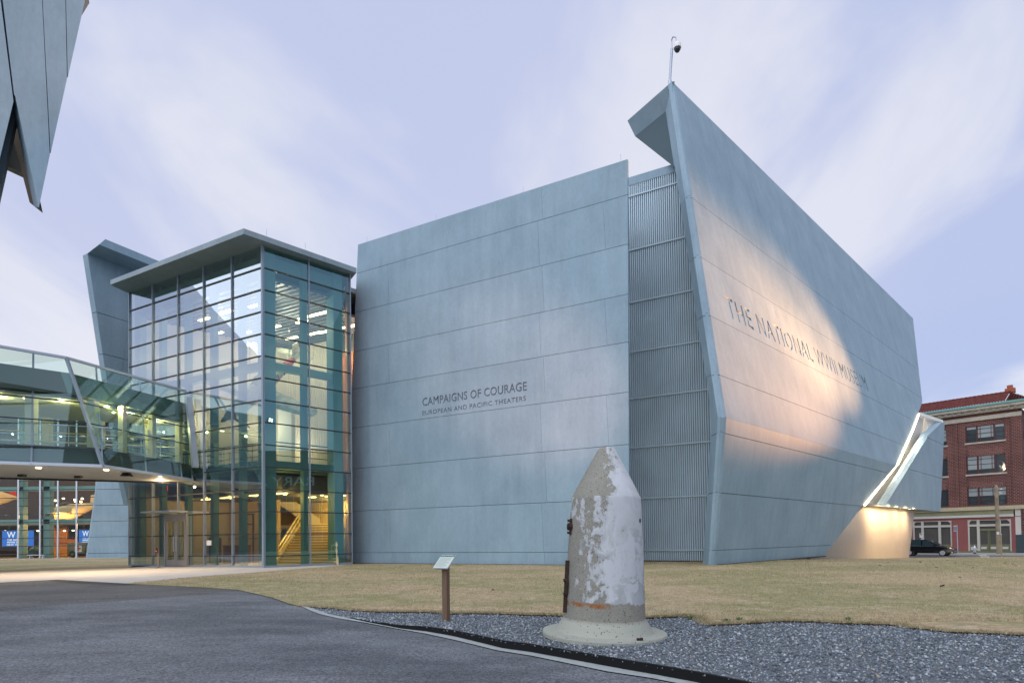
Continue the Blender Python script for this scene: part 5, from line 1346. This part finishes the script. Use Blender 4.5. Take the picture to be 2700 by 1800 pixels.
# ground floor
zg1 = zl_; zg_a = fr(2540, 1240 + 690 / 6.533)[1]; zw0, zw1 = fr(2540, 1240 + 812 / 6.533)[1], fr(2540, 1240 + 772 / 6.533)[1]
mb = MB(); mb.box(fb(QL, .22, zl_ - .28), er * (qr - QL + 30), -en * .35, UZ * .42); mb.build('ledge', plain('tan_ledge', (.48, .42, .28), .8, noise=.15), bb)
qk = fr(2400 + 1770 / 6.533, 1300)[0]
mb = MB(); mb.box(fb(QL, .05, zw1), er * (qk - QL), -en * .3, UZ * (zl_ - .28 - zw1)); mb.build('fascia', M['olive_p'], bb)
mb = MB(); mb.box(fb(QL, .12, zw0), er * (qk - QL), -en * .35, UZ * (zw1 - zw0 - .005)); mb.build('shop_band', M['whitewash'], bb)
sA = (fr(2400 + 990 / 6.533, 1400)[0], fr(2400 + 1742 / 6.533, 1400)[0]); bw = sA[1] - sA[0]
sB1 = fr(2400 + 715 / 6.533, 1400)[0]; sB = (sB1 - bw, sB1); sC = (sB[0] - (sA[0] - sB[1]) - bw, sB[0] - (sA[0] - sB[1]))
zsh = fr(2551, 1240 + 850 / 6.533)[1]; ztr = fr(2551, 1240 + 965 / 6.533)[1]
mb = MB()
for a, b in ((QL, sC[0]), (sC[1], sB[0]), (sB[1], sA[0]), (sA[1], qk + .12)): mb.box(fb(a, 0, BZ - .1), er * (b - a), -en * .3, UZ * (zw0 - BZ + .1))
for a, b in (sA, sB, sC): mb.box(fb(a, -.01, zsh), er * (b - a), -en * .29, UZ * (zw0 - zsh))
mb.build('painted_wall', M['pink'], bb)
for si, (a, b) in enumerate((sA, sB, sC)):
    w = b - a; mb = MB(); T_ = (0, .215, .70, .965) if si == 0 else (0, .22, .66, .965)
    for t in T_: mb.box(fb(a + w * t, -.05, BZ), er * (.26 if 0 < t < .9 else .16), -en * .12, UZ * (zsh - BZ))
    mb.box(fb(a + .01, -.06, ztr), er * (w - .02), -en * .10, UZ * .24); mb.box(fb(a + .01, -.06, zsh - .1), er * (w - .02), -en * .10, UZ * .095)
    for s in (0, 1): mb.prism([fb(a + (0 if s == 0 else w), -.04, zsh + .001), fb(a + (.45 if s == 0 else w - .45), -.04, zsh + .001), fb(a + (0 if s == 0 else w), -.04, zsh - .45)], -en * .05)
    sf = mb.build('shopfront', M['shop_frame'], bb)
    mb = MB(); mb.box(fb(a, -.20, BZ), er * w, -en * .06, UZ * (zsh - BZ)); mb.build('glazing', M['shop'], sf)
    mb = MB()
    for x0, x1 in ((.03, .2), (.26, .47), (.48, .69), (.745, .955)):
        mb.box(fb(a + w * x0, -.14, BZ), er * w * (x1 - x0), -en * .05, UZ * .95)
    if si == 0:
        for t in (.255, .46, .48, .68): mb.box(fb(a + w * t, -.13, BZ), er * .16, -en * .05, UZ * (ztr - BZ - .4))
        mb.box(fb(a + w * .25, -.12, ztr - .5), er * w * .44, -en * .05, UZ * .24)
    mb.build('door_leaf' if si == 0 else 'stall_riser', M['shop_green'], sf)
    mb = MB()
    for x0, x1 in ((.06, .17), (.30, .43), (.52, .65), (.79, .92)): mb.box(fb(a + w * x0, -.12, BZ + .42), er * w * (x1 - x0), -en * .02, UZ * .26)
    mb.build('kick_plate', M['whitewash'], sf)
mb = MB(); mb.box(fb(QL, .05, BZ - .1), er * (qk - QL), -en * .1, UZ * .3); mb.build('base_course', M['shop_green'], bb)
ab = thing('white_annex', 'white and dark green painted low wall right of the brick building', 'building', fb(qk, 0, BZ))
mb = MB(); mb.box(fb(qk + .12, .0, BZ + 2.0), er * 30, -en * 8, UZ * (zl_ - .28 - BZ - 2.0)); mb.build('white_wall', plain('white_annex_wall', (.60, .57, .52), .8, noise=.06, nscale=.5), ab)
mb = MB(); mb.box(fb(qk + .12, .03, BZ - .1), er * 30, -en * 8, UZ * 2.1); mb.build('dado', plain('dark_green_dado', (.035, .06, .07), .7), ab)
mb = MB(); mb.box(fb(qk + .12, .04, fr(2680, 1240 + 790 / 6.533)[1]), er * 30, -en * .03, UZ * .06); mb.build('trim_line', M['pink'], ab)
mb = MB(); mb.box(fb(qr + .02, -2, zl_ - .2), er * 16, -en * 6, UZ * .3); mb.build('flat_roof', M['stone_t'], ab)

# ================================================================= STREET FURNITURE + CAR
def g_on(u, v, y): p = aty(u, v, y); return p
# street trees are absent; posts
ut = thing('utility_pole', 'weathered cut off wooden utility pole with pointed top on the far pavement', 'pole', st(0, 0, 0))
pb = onp(2633.5, 1457, FQ + en * 3.4, en); pb.z = STZ + .1; ptz = onp(2632, 1276, FQ + en * 3.4, en).z
M['pole'] = plain('weathered_pole', (.30, .25, .17), .9, noise=.4, nscale=1.5)
ut.location = pb
mb = MB(); mb.tube([pb, V((pb.x - .05, pb.y, ptz - .5)), V((pb.x - .06, pb.y, ptz - .3)), V((pb.x - .06, pb.y, ptz))], [.20, .17, .17, .03], 12); mb.build('shaft', M['pole'], ut, smooth=True)
mb = MB(); c = V((pb.x, pb.y, 0)) + en * .19; mb.box(c + UZ * (STZ + 2.2) - er * .1, er * .22, en * .02, UZ * .3); mb.build('notice', M['white'], ut)
sg_ = thing('street_sign', 'grey street sign on a thin metal post before the pink wall', 'sign', st(0, 0, 0))
pb = onp(2525.5, 1456, FQ + en * 3.0, en); pb.z = STZ + .12; sg_.location = pb; tz = onp(2520, 1383, FQ + en * 3.0, en).z
mb = MB(); mb.tube([pb, V((pb.x, pb.y, tz))], .045, 8); mb.build('post', M['alu'], sg_)
mb = MB(); mb.box(V((pb.x, pb.y, tz - .75)) - er * .32 + en * .05, er * .34, en * .02, UZ * .7); mb.build('sign_plate', plain('sign_grey', (.22, .24, .27), .5), sg_)
mb = MB(); mb.box(V((pb.x, pb.y, tz - .7)) - er * .3 + en * .072, er * .30, en * .004, UZ * .05); mb.box(V((pb.x, pb.y, tz - .15)) - er * .3 + en * .072, er * .30, en * .004, UZ * .05); mb.build('sign_border', M['white'], sg_)
sg2 = thing('parking_sign', 'small white parking sign beside the van roof', 'sign', st(0, 0, 0))
pb = onp(2430, 1457, FQ + en * 3.0, en); pb.z = STZ + .12; sg2.location = pb; tz = onp(2430, 1405, FQ + en * 3.0, en).z
mb = MB(); mb.tube([pb, V((pb.x, pb.y, tz))], .035, 8); mb.build('post', M['alu'], sg2)
mb = MB(); mb.box(V((pb.x, pb.y, tz - .5)) - er * .15 + en * .04, er * .3, en * .02, UZ * .48); mb.build('sign_plate', M['white'], sg2)
mb = MB(); mb.box(V((pb.x, pb.y, tz - .2)) - er * .10 + en * .062, er * .2, en * .004, UZ * .12); mb.build('sign_mark', M['red'], sg2)
hy = thing('fire_hydrant', 'silver fire hydrant with dark base on the far pavement', 'hydrant', st(0, 0, 0))
pb = onp(2400 + 1112 / 6.533, 1240 + 1415 / 6.533, FQ + en * 3.4, en); pb.z = STZ + .12; hy.location = pb; M['silver'] = plain('silver_paint', (.62, .62, .66), .4, .3)
mb = MB(); mb.lathe([(.19, 0), (.19, .05), (.13, .06), (.13, .18)], 14, o=pb); mb.build('base', M['black'], hy)
mb = MB(); mb.lathe([(.17, .18), (.17, .23), (.125, .24), (.13, .58), (.19, .59), (.19, .64), (.16, .66), (.13, .76), (.06, .84), (.05, .92), (.02, .94)], 14, o=pb); mb.build('barrel', M['silver'], hy, smooth=True)
for d in (er, -er, en):
    mb = MB(); mb.lathe([(.085, .1), (.085, .26), (.05, .27), (.05, .31)], 10, d, o=pb + UZ * .47); mb.build('outlet_cap', M['silver'], hy)
# small wooden stake on the lawn crest
sk = thing('marker_post', 'thin tan post standing at the lawn edge in front of the utility pole', 'post', st(0, 0, 0))
s0 = aty(2641.5, 1472, 31.0); s1 = aty(2639, 1408, 31.0); sk.location = s0
mb = MB(); mb.tube([s0 - UZ * .3, s1], .035, 8); mb.build('stake', M['pole'], sk)
mb = MB(); mb.lathe([(.05, -.03), (.05, .03)], 10, o=s1); mb.build('cap', M['stone_t'], sk)
# minivan
cv = thing('parked_car', 'black minivan with its headlight on, half hidden behind the museum plinth', 'car', st(0, 0, 0))
cq1 = onp(2400 + 785 / 6.533, 1440, FQ + en * 8.0, en); qn = (cq1 - FQ).dot(er); CL = 5.1
M['van'] = plain('black_van_paint', (.008, .010, .014), .18, spec=.7); M['vglass'] = plain('van_glass', (.03, .055, .065), .05, spec=1.0); M['tyre'] = plain('tyre', (.012, .012, .013), .8)
def cp(x, o, z): return fb(qn - x, 8.0 + o, STZ + z)     # x back from the nose, o across (towards the viewer), z up
prof_l = [(0.02, .30), (.0, .55), (.10, .78), (.55, .95), (1.25, 1.08), (5.0, 1.15), (5.08, .8), (5.05, .32)]
mb = MB()
def csec(o, inset):
    return [cp(x + (inset if x < 2.5 else -inset), o, z - (inset * .3 if z > .9 else 0)) for x, z in prof_l]
o_ = [(.95, .10), (.90, .0), (-.90, .0), (-.95, .10)]
S_ = [csec(a, b) for a, b in ((.97, .12), (.92, .0), (-.92, .0), (-.97, .12))]
rings = [mb.add(s) for s in S_]; n_ = len(prof_l)
for a, b in zip(rings, rings[1:]):
    for k in range(n_): mb.face((a + k, a + (k + 1) % n_, b + (k + 1) % n_, b + k))
mb.face([rings[0] + k for k in range(n_)]); mb.face([rings[-1] + k for k in range(n_)][::-1])
cv.location = cp(2.5, 0, 0)
mb.build('body', M['van'], cv, smooth=35, bevel=.04)
mb = MB(); gh = [(1.15, 1.05), (2.05, 1.62), (2.5, 1.76), (4.6, 1.76), (5.0, 1.12)]
mb.loft([cp(x, .88 - (.12 if z > 1.3 else 0), z) for x, z in gh], [cp(x, -.88 + (.12 if z > 1.3 else 0), z) for x, z in gh]); mb.build('cabin', M['van'], cv, bevel=.05)
for pl in ([(1.55, 1.13), (2.2, 1.60), (2.75, 1.68), (2.75, 1.12)], [(2.88, 1.12), (2.88, 1.68), (3.9, 1.68), (3.9, 1.12)], [(4.0, 1.12), (4.0, 1.68), (4.5, 1.68), (4.8, 1.15)]):
    mb = MB(); mb.prism([cp(x, .895 - .12 * max(0, (z - 1.1)) / .6, z) for x, z in pl], en * .008); mb.build('side_window', M['vglass'], cv)
mb = MB(); mb.prism([cp(1.2, .75, 1.10), cp(2.02, .66, 1.62), cp(2.02, -.66, 1.62), cp(1.2, -.75, 1.10)], (er + UZ) * .012); mb.build('windscreen', M['vglass'], cv)
for x in (.98, 3.95):
    for o in (.98, -.80):
        c = cp(x, o - .2, .345)
        mb = MB(); mb.lathe([(.30, 0), (.345, .03), (.345, .18), (.31, .205)], 24, en, o=c); w_ = mb.build('wheel', M['tyre'], cv, smooth=True)
        mb = MB(); mb.lathe([(.225, .19), (.235, .215), (.21, .225)], 24, en, o=c)
        for k in range(10): a = k * math.pi / 5; d = er * math.cos(a) + UZ * math.sin(a); mb.bar(c + en * .215 + d * .03, c + en * .215 + d * .215, .035, .02, en)
        mb.build('rim', M['silver'], w_)
    mb = MB(); cc = cp(x, .975, .345); arc = [cc + er * math.cos(a) * .42 + UZ * math.sin(a) * .42 for a in [math.pi * k / 12 for k in range(13)]]; mb.tube(arc, .03, 6); mb.build('wheel_arch', M['van'], cv)
mb = MB(); mb.loft([cp(.12, .93, .62), cp(.62, .955, .82), cp(.55, .955, .90), cp(.13, .90, .76)], [cp(.05, .72, .62), cp(.4, .72, .82), cp(.36, .72, .9), cp(.08, .72, .76)]); mb.build('headlight', emit('headlight', (1, .62, .30), 5.0), cv)
mb = MB(); mb.cbox(cp(.16, .9, .40), .12, .12, .09); mb.build('fog_lamp', emit('fog_lamp', (1, .6, .2), 2.5), cv)
mb = MB(); c = cp(1.62, 1.03, 1.14); mb.loft([c + er * .08 - UZ * .07, c - er * .08 - UZ * .07, c - er * .08 + UZ * .08, c + er * .08 + UZ * .08], [c + en * .16 + er * .05 - UZ * .06, c + en * .16 - er * .06 - UZ * .06, c + en * .16 - er * .06 + UZ * .06, c + en * .16 + er * .05 + UZ * .06]); mb.build('wing_mirror', M['van'], cv)
mb = MB(); mb.box(cp(4.2, .985, .62), er * 2.6, en * .012, UZ * .05); mb.build('side_moulding', M['black'], cv)
mb = MB(); mb.box(cp(2.75, .965, .95), er * .2, en * .02, UZ * .035); mb.build('door_handle', M['black'], cv)

# ================================================================= CONCRETE SHELTER (foreground)
def shelter_mat():
    mt, t, b = newmat('peeling_white_paint'); tc = nn(t, 'ShaderNodeTexCoord'); sp = nn(t, 'ShaderNodeSeparateXYZ'); t.links.new(tc.outputs['Object'], sp.inputs[0])
    def noise(sc, det, ro, st=(1, 1, 1), dist=0.0):
        m_ = nn(t, 'ShaderNodeMapping'); m_.inputs['Scale'].default_value = st; t.links.new(tc.outputs['Object'], m_.inputs[0])
        n = nn(t, 'ShaderNodeTexNoise', i_Scale=sc, i_Detail=det, i_Roughness=ro, i_Distortion=dist); t.links.new(m_.outputs[0], n.inputs['Vector']); return n.outputs['Fac']
    x, y, z = sp.outputs
    nA_ = noise(3.2, 8.0, .68, (1, 1, .55), .6); nB_ = noise(11.0, 8.0, .72, (1, 1, .8)); nC = noise(5.0, 6.0, .65, (1.4, 1.4, .25))
    bias = math_(t, 'ADD', math_(t, 'MULTIPLY', x, .50), .08)                                   # more paint left towards the right
    low = math_(t, 'MULTIPLY', ramp(t, math_(t, 'ADD', z, math_(t, 'MULTIPLY', nB_, .12)), [(.44, 1.0), (.54, 0.0)]), -.9)
    hi = math_(t, 'MULTIPLY', ramp(t, math_(t, 'SUBTRACT', z, math_(t, 'MULTIPLY', x, .0)), [(.0, 0.0), (1.0, 1.0)]), 0.0)
    v = math_(t, 'ADD', math_(t, 'ADD', math_(t, 'ADD', math_(t, 'MULTIPLY', nA_, .85), math_(t, 'MULTIPLY', nB_, .80)), math_(t, 'MULTIPLY', nC, .5)), bias)
    con = math_(t, 'MULTIPLY', math_(t, 'GREATER_THAN', z, 1.745), math_(t, 'ADD', math_(t, 'MULTIPLY', x, .60), -.13))
    v = math_(t, 'ADD', math_(t, 'ADD', v, low), con)
    mask = ramp(t, math_(t, 'MULTIPLY', v, .5), [(.500, 0.0), (.512, .62), (.53, .8), (.575, 1.0)], 'LINEAR')
    grey = mixc(t, noise(2.5, 5.0, .6), (.20, .205, .175), (.33, .315, .27))
    grey = mixc(t, 1.0, grey, ramp(t, noise(60.0, 3.0, .7), [(.3, .75), (.7, 1.2)], 'LINEAR'), 'MULTIPLY')
    base_l = ramp(t, z, [(.20, 1.0), (.24, 0.0)], 'LINEAR')
    grey = mixc(t, math_(t, 'MULTIPLY', base_l, .75), grey, (.40, .42, .36))
    white = mixc(t, noise(1.7, 5.0, .6), (.46, .49, .52), (.62, .645, .67))
    sc1 = ramp(t, noise(4.2, 9.0, .74, (1, 1, .8), .8), [(.47, 0.0), (.51, 1.0)], 'LINEAR'); sc2 = ramp(t, noise(1.6, 3.0, .5), [(.40, .15), (.6, 1.0)], 'LINEAR')
    mid_ = ramp(t, math_(t, 'ABSOLUTE', math_(t, 'SUBTRACT', z, .86)), [(.15, 1.0), (.62, .25)])
    white = mixc(t, math_(t, 'MULTIPLY', math_(t, 'MULTIPLY', sc1, sc2), math_(t, 'MULTIPLY', mid_, 1.0)), white, (.25, .275, .27))
    white = mixc(t, math_(t, 'MULTIPLY', ramp(t, noise(9.0, 6.0, .7, (1, 1, .2)), [(.55, 0.0), (.8, 1.0)]), .35), white, (.38, .39, .38))
    c = mixc(t, mask, grey, white)
    rz_ = math_(t, 'MULTIPLY', ramp(t, z, [(.38, 0.0), (.415, 1.0), (.44, 1.0), (.465, 0.0)]), ramp(t, noise(7.0, 6.0, .75), [(.42, 0.0), (.55, 1.0)]))
    rz_ = math_(t, 'MULTIPLY', rz_, ramp(t, math_(t, 'MULTIPLY', x, -1.0), [(-.12, 0.0), (.02, 1.0)]))
    c = mixc(t, math_(t, 'MULTIPLY', rz_, .95), c, (.30, .115, .035))
    vo = nn(t, 'ShaderNodeTexVoronoi', i_Scale=34.0); t.links.new(tc.outputs['Object'], vo.inputs['Vector'])
    hs = nn(t, 'ShaderNodeSeparateColor'); t.links.new(vo.outputs['Color'], hs.inputs[0])
    pit = math_(t, 'MULTIPLY', ramp(t, vo.outputs['Distance'], [(.14, 1.0), (.26, 0.0)], 'LINEAR'), ramp(t, hs.outputs[1], [(.62, 0.0), (.72, 1.0)], 'LINEAR'))
    pit = math_(t, 'MULTIPLY', pit, math_(t, 'SUBTRACT', 1.0, math_(t, 'MULTIPLY', mask, .8)))
    c = mixc(t, pit, c, (.035, .03, .026))
    t.links.new(c, b.inputs['Base Color']); b.inputs['Roughness'].default_value = .85; b.inputs['Specular IOR Level'].default_value = .25
    h = math_(t, 'ADD', math_(t, 'MULTIPLY', mask, .5), math_(t, 'SUBTRACT', math_(t, 'MULTIPLY', nB_, .6), pit))
    bp = nn(t, 'ShaderNodeBump', i_Strength=.55, i_Distance=.012); t.links.new(h, bp.inputs['Height']); t.links.new(bp.outputs[0], b.inputs['Normal'])
    return mt
M['shelter'] = shelter_mat(); M['rust'] = plain('rusted_iron', (.045, .025, .02), .8, .3, noise=.4, nscale=20)
Pc = onz(1592.7, 1674.7, -.04); sc_y = Pc.y / F / 2.75
sh = thing('concrete_shelter', 'pointed bullet shaped concrete air raid shelter with peeling white paint in the foreground', 'shelter', Pc)
sh.rotation_euler = (math.radians(.6), math.radians(1.7), 0)
prof = [(.776, 0), (.780, .045), (.772, .064), (.640, .066), (.608, .068), (.588, .10), (.555, .17), (.520, .225), (.508, .24), (.505, .30), (.49, .65), (.468, 1.15), (.447, 1.55), (.434, 1.73), (.428, 1.752), (.30, 2.0), (.18, 2.225), (.115, 2.345), (.085, 2.375), (.045, 2.388)]
dn = []
for (r0, h0), (r1, h1) in zip(prof, prof[1:]):
    m_ = max(1, int(max(abs(r1 - r0), abs(h1 - h0)) / .03))
    for k in range(m_): dn.append((lerp(r0, r1, k / m_), lerp(h0, h1, k / m_)))
dn.append(prof[-1])
mb = MB(); seg = 120
rings = [mb.add([(math.cos(2 * math.pi * k / seg) * (r + rnd.gauss(0, .0006)), math.sin(2 * math.pi * k / seg) * (r + rnd.gauss(0, .0006)), h + rnd.gauss(0, .0004)) for k in range(seg)]) for r, h in dn]
for a, b in zip(rings, rings[1:]):
    for k in range(seg): mb.face((a + k, a + (k + 1) % seg, b + (k + 1) % seg, b + k))
mb.face([rings[0] + k for k in range(seg)][::-1]); mb.face([rings[-1] + k for k in range(seg)])
o = mb.build('shell', M['shelter'], None, smooth=22); o.parent = sh
def child(mb, name, mat, **k):
    o = mb.build(name, mat, None, **k); o.parent = sh; return o
mb = MB(); mb.lathe([(.052, -.02), (.052, .02), (.03, .022), (.03, .05)], 10, (-1, 0, 0), o=(-.45, -.10, 1.37))
mb.bar((-.455, -.10, 1.27), (-.45, -.10, 1.47), .05, .03, (1, 0, 0))
for dz in (-.075, -.03, .03, .075): mb.lathe([(.018, 0), (.018, .035)], 6, (-1, 0, 0), o=(-.46, -.10, 1.37 + dz))
child(mb, 'upper_hinge', M['rust'])
mb = MB(); mb.bar((-.507, -.14, .53), (-.495, -.14, .70), .05, .03, (1, 0, 0))
for dz in (0, .17): mb.lathe([(.022, -.02), (.022, .03)], 8, (-1, 0, 0), o=(-.505, -.14, .53 + dz)); mb.tube([(-.52, -.16, .53 + dz), (-.535, -.13, .54 + dz), (-.52, -.10, .53 + dz)], .01, 5)
child(mb, 'lower_hinge', M['rust'])
mb = MB(); mb.bar((-.513, -.12, .30), (-.49, -.13, .95), .012, .05, (1, 0, 0)); child(mb, 'door_seam', M['rust'])
a_ = math.radians(-32); d = V((math.cos(a_), math.sin(a_), 0)); mb = MB(); mb.lathe([(.028, -.03), (.028, .004), (.02, .006)], 14, d, o=d * .452 + UZ * 1.455); child(mb, 'vent_hole', M['black'])
mb = MB(); mb.cbox((.30, -.66, .075), .05, .04, .03); mb.cbox((.33, -.655, .08), .03, .03, .03); child(mb, 'iron_stub', M['rust'])

# ================================================================= INFORMATION SIGN
Ps = onz(1176.7, 1636.6, -.035)
sg3 = thing('information_sign', 'slanted green and white information panel on a brown wooden post in the gravel', 'sign', Ps)
psi = math.radians(29); hx = V((math.sin(psi), math.cos(psi), 0)); wx = V((math.cos(psi), -math.sin(psi), 0))
def wood():
    mt, t, b = newmat('post_wood'); tc = nn(t, 'ShaderNodeTexCoord'); m_ = nn(t, 'ShaderNodeMapping'); m_.inputs['Scale'].default_value = (30, 30, 2.5); t.links.new(tc.outputs['Object'], m_.inputs[0])
    n = nn(t, 'ShaderNodeTexNoise', i_Scale=1.5, i_Detail=5.0); t.links.new(m_.outputs[0], n.inputs['Vector'])
    t.links.new(mixc(t, n.outputs['Fac'], (.075, .042, .026), (.26, .165, .105)), b.inputs['Base Color']); b.inputs['Roughness'].default_value = .8; return mt
pw = .088; zt_s = .80
mb = MB(); mb.box(Ps - wx * pw / 2 - hx * pw / 2 - UZ * .1, wx * pw, hx * pw, UZ * (zt_s + .13)); mb.build('post', wood(), sg3, bevel=.006)
cP = V((Ps.x, Ps.y, Ps.z + zt_s + .10)) - wx * .005 - hx * .02; tl_ = math.radians(40); vx = hx * math.cos(tl_) + UZ * math.sin(tl_); nx = wx.cross(vx); nx = nx if nx.z > 0 else -nx
pw2, ph2 = .27, .30
mb = MB(); mb.box(cP - wx * pw2 / 2 - vx * ph2 / 2 - nx * .012, wx * pw2, vx * ph2, nx * .022); mb.build('board', plain('sign_board', (.50, .52, .52), .5), sg3, bevel=.003)
mb = MB(); mb.box(cP - wx * .08 - vx * .12 - nx * .045, wx * .16, vx * .2, nx * .032); mb.build('bracket', M['rust'], sg3)
mb = MB(); mb.box(cP - wx * (pw2 / 2 - .006) - vx * (ph2 / 2 - .006) + nx * .0105, wx * (pw2 - .012), vx * (ph2 - .055), nx * .002); fc_ = mb.build('face_panel', plain('sign_face', (.55, .62, .56), .45), sg3)
mb = MB(); mb.box(cP - wx * (pw2 / 2 - .006) + vx * (ph2 / 2 - .047) + nx * .0105, wx * (pw2 - .012), vx * .041, nx * .002); hd = mb.build('header_band', plain('sign_green', (.04, .22, .18), .45), sg3)
M['print'] = plain('sign_print', (.20, .26, .24), .6)
letters('German Air Raid Shelter', cP - wx * .115 + vx * (ph2 / 2 - .036) + nx * .013, .23, .02, M['whitewash'], sg3, 'lettering', wx, nx, vx, .001)
mb = MB()
for k in range(15):
    L_ = pw2 - .05 - (.06 if k in (5, 10, 14) else rnd.uniform(0, .012)); mb.box(cP - wx * (pw2 / 2 - .02) + vx * (ph2 / 2 - .07 - k * .0145) + nx * .0126, wx * L_, vx * .004, nx * .001)
mb.build('text_line', M['print'], sg3)

# ================================================================= fallen leaves on the lawn
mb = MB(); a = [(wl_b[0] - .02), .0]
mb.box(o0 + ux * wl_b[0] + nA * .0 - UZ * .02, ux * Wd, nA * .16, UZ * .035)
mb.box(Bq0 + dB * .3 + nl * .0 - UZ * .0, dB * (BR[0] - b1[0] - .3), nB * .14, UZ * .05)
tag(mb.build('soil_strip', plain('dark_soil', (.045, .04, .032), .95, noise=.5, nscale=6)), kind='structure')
M['leaf'] = plain('dry_leaf', (.06, .032, .018), .8, noise=.3, nscale=20)
mb = MB(); mb.poly([(-.05, 0, 0), (-.02, -.03, .012), (.03, -.025, .004), (.06, 0, .02), (.03, .028, .006), (-.02, .03, .015)]); leaf_me = None
LV = [(1995, 1490), (2190, 1493), (2268, 1497), (2342, 1484), (2356, 1491), (2394, 1473), (2427, 1483), (2445, 1495), (2468, 1497), (2480, 1481), (2495, 1493), (2498, 1478), (2518, 1485), (2542, 1488), (2566, 1497), (2575, 1495), (2566, 1492), (2559, 1480), (2604, 1493), (2651, 1485), (2672, 1488), (2690, 1486), (2677, 1493), (2420, 1504), (2302, 1507), (2371, 1531), (2484, 1547), (2531, 1524), (2652, 1546), (1845, 1519), (2410, 1489), (2610, 1478), (2640, 1499), (1083, 1525), (1300, 1557), (1231, 1512), (2585, 1487), (2460, 1488), (2320, 1492)]
for i, (u, v) in enumerate(LV):
    p = surf(u, v, gz) + UZ * .022
    if leaf_me is None: o = mb.build('fallen_leaf', M['leaf']); leaf_me = o
    else: o = leaf_me.copy(); COL.objects.link(o)
    o.location = p; o.rotation_euler = (rnd.uniform(-.4, .4), rnd.uniform(-.4, .4), rnd.uniform(0, 6.28)); s_ = rnd.uniform(.5, 1.15); o.scale = (s_, s_, s_)
    tag(o, 'small dry brown leaf lying on the tan lawn', 'leaf', 'fallen leaves on the lawn')

# ================================================================= FLOODLIGHTS outside the frame, on a mast to the right
fm = thing('floodlight_mast', 'tall steel mast carrying two lit floodlights right of the lawn', 'floodlight', (25.5, 10.2, 0))
MP = V((25.5, 10.2, 0)); mb = MB(); mb.tube([MP, MP + UZ * 15.4], [.14, .08], 10); mb.bar(MP + UZ * 15 - V((.8, .5, 0)), MP + UZ * 15 + V((.8, .5, 0)), .08, .08); mb.build('mast', M['alu'], fm)
fa = rpnt(1960, 845); fb2 = rpnt(2150, 895)
for s, aim in ((-1, fa), (1, fb2)):
    hp = MP + UZ * 15.2 + V((.7, .45, 0)) * s; d = (aim - hp).normalized(); x = d.cross(UZ).normalized(); y = x.cross(d)
    mb = MB(); mb.box(hp - x * .3 - y * .22, x * .6, y * .44, d * -.25); hd_ = mb.build('lamp_head', M['slate'], fm)
    mb = MB(); mb.box(hp - x * .26 - y * .18 + d * .01, x * .52, y * .36, d * .02); mb.build('lens', emit('flood_lens', (1, .86, .62), 18), hd_)
lamp('flood_light', 'SPOT', V((48, 40, 9)), 175000, (1, .45, .19), fa, spot_size=math.radians(22), spot_blend=1.0, shadow_soft_size=.3)
lamp('flood_light', 'SPOT', V((48, 40, 9)), 125000, (1, .46, .19), fb2, spot_size=math.radians(19), spot_blend=1.0, shadow_soft_size=.3)
wa = wp(1395, 1005)
lamp('flood_light', 'SPOT', V((6.5, 11.0, .5)), 9000, (1, .46, .36), wa, spot_size=math.radians(29), spot_blend=.8, shadow_soft_size=.3)

# ================================================================= neighbours outside the frame, seen mirrored in the glass
nb = thing('museum_theatre', 'low grey museum block left of the lawn, mirrored in the atrium glass', 'building', (-55, 20, 0))
mb = MB(); mb.box((-62, -12, -.3), (14, 0, 0), (0, 58, 0), (0, 0, 11.5)); mb.build('wall', M['conc_in'], nb)
mb = MB(); mb.box((-47.98, 4, .3), (.05, 0, 0), (0, 36, 0), (0, 0, 6.5)); mb.build('glazing', M['slate'], nb)
mb = MB(); mb.box((-62.4, -12.4, 11.2), (14.9, 0, 0), (0, 58.8, 0), (0, 0, .5)); mb.build('roof', M['soffit'], nb)
ar = thing('arts_building', 'red brick arts building with white roof lettering, mirrored in the side glass', 'building', (44, 0, 0))
M['brick2'] = plain('dark_brick', (.10, .035, .03), .9, noise=.25, nscale=2)
mb = MB(); mb.box((42, -34, -.3), (14, 0, 0), (0, 60, 0), (0, 0, 14.5)); mb.build('wall', M['brick2'], ar)
for k in range(14):
    for z in (1.2, 5.0, 6.9) if 0 else (1.2, 5.6): 
        mb = MB(); mb.box((41.93, -32.5 + k * 4.1, z), (.08, 0, 0), (0, 2.2, 0), (0, 0, 2.3)); w_ = mb.build('window', M['pane'], ar)
        mb = MB()
        for f in (0, .5, .97): mb.box((41.9, -32.5 + k * 4.1 + 2.2 * f, z), (.06, 0, 0), (0, .08, 0), (0, 0, 2.3)); mb.box((41.9, -32.5 + k * 4.1, z + 2.25 * f), (.05, 0, 0), (0, 2.2, 0), (0, 0, .08))
        mb.build('frame', M['shop_frame'], w_)
letters('RARY ARTS C', V((41.95, 9.5, 9.2)), 15.0, 1.3, M['whitewash'], ar, 'lettering', V((0, -1, 0)), V((-1, 0, 0)), UZ, .05)

M['weed'] = plain('weed_leaf', (.05, .12, .03), .7)
for i, (u, v) in enumerate(((1915, 1642), (1950, 1638), (2240, 1638), (1820, 1632))):
    p = onz(u, v, -.02); mb = MB()
    for k in range(26):
        a = rnd.uniform(0, 6.283); r = rnd.uniform(.02, .10); h = rnd.uniform(.02, .07); d = V((math.cos(a), math.sin(a), 0)); e = V((-d.y, d.x, 0)) * .012
        mb.poly([p + d * .01, p + d * r * .6 + e + UZ * h, p + d * r + UZ * h * .7, p + d * r * .6 - e + UZ * h])
    o = mb.build('weed', M['weed'])
    tag(o, 'small green weed tuft growing at the cut edge between lawn and gravel', 'weed', 'weeds at the lawn edge')
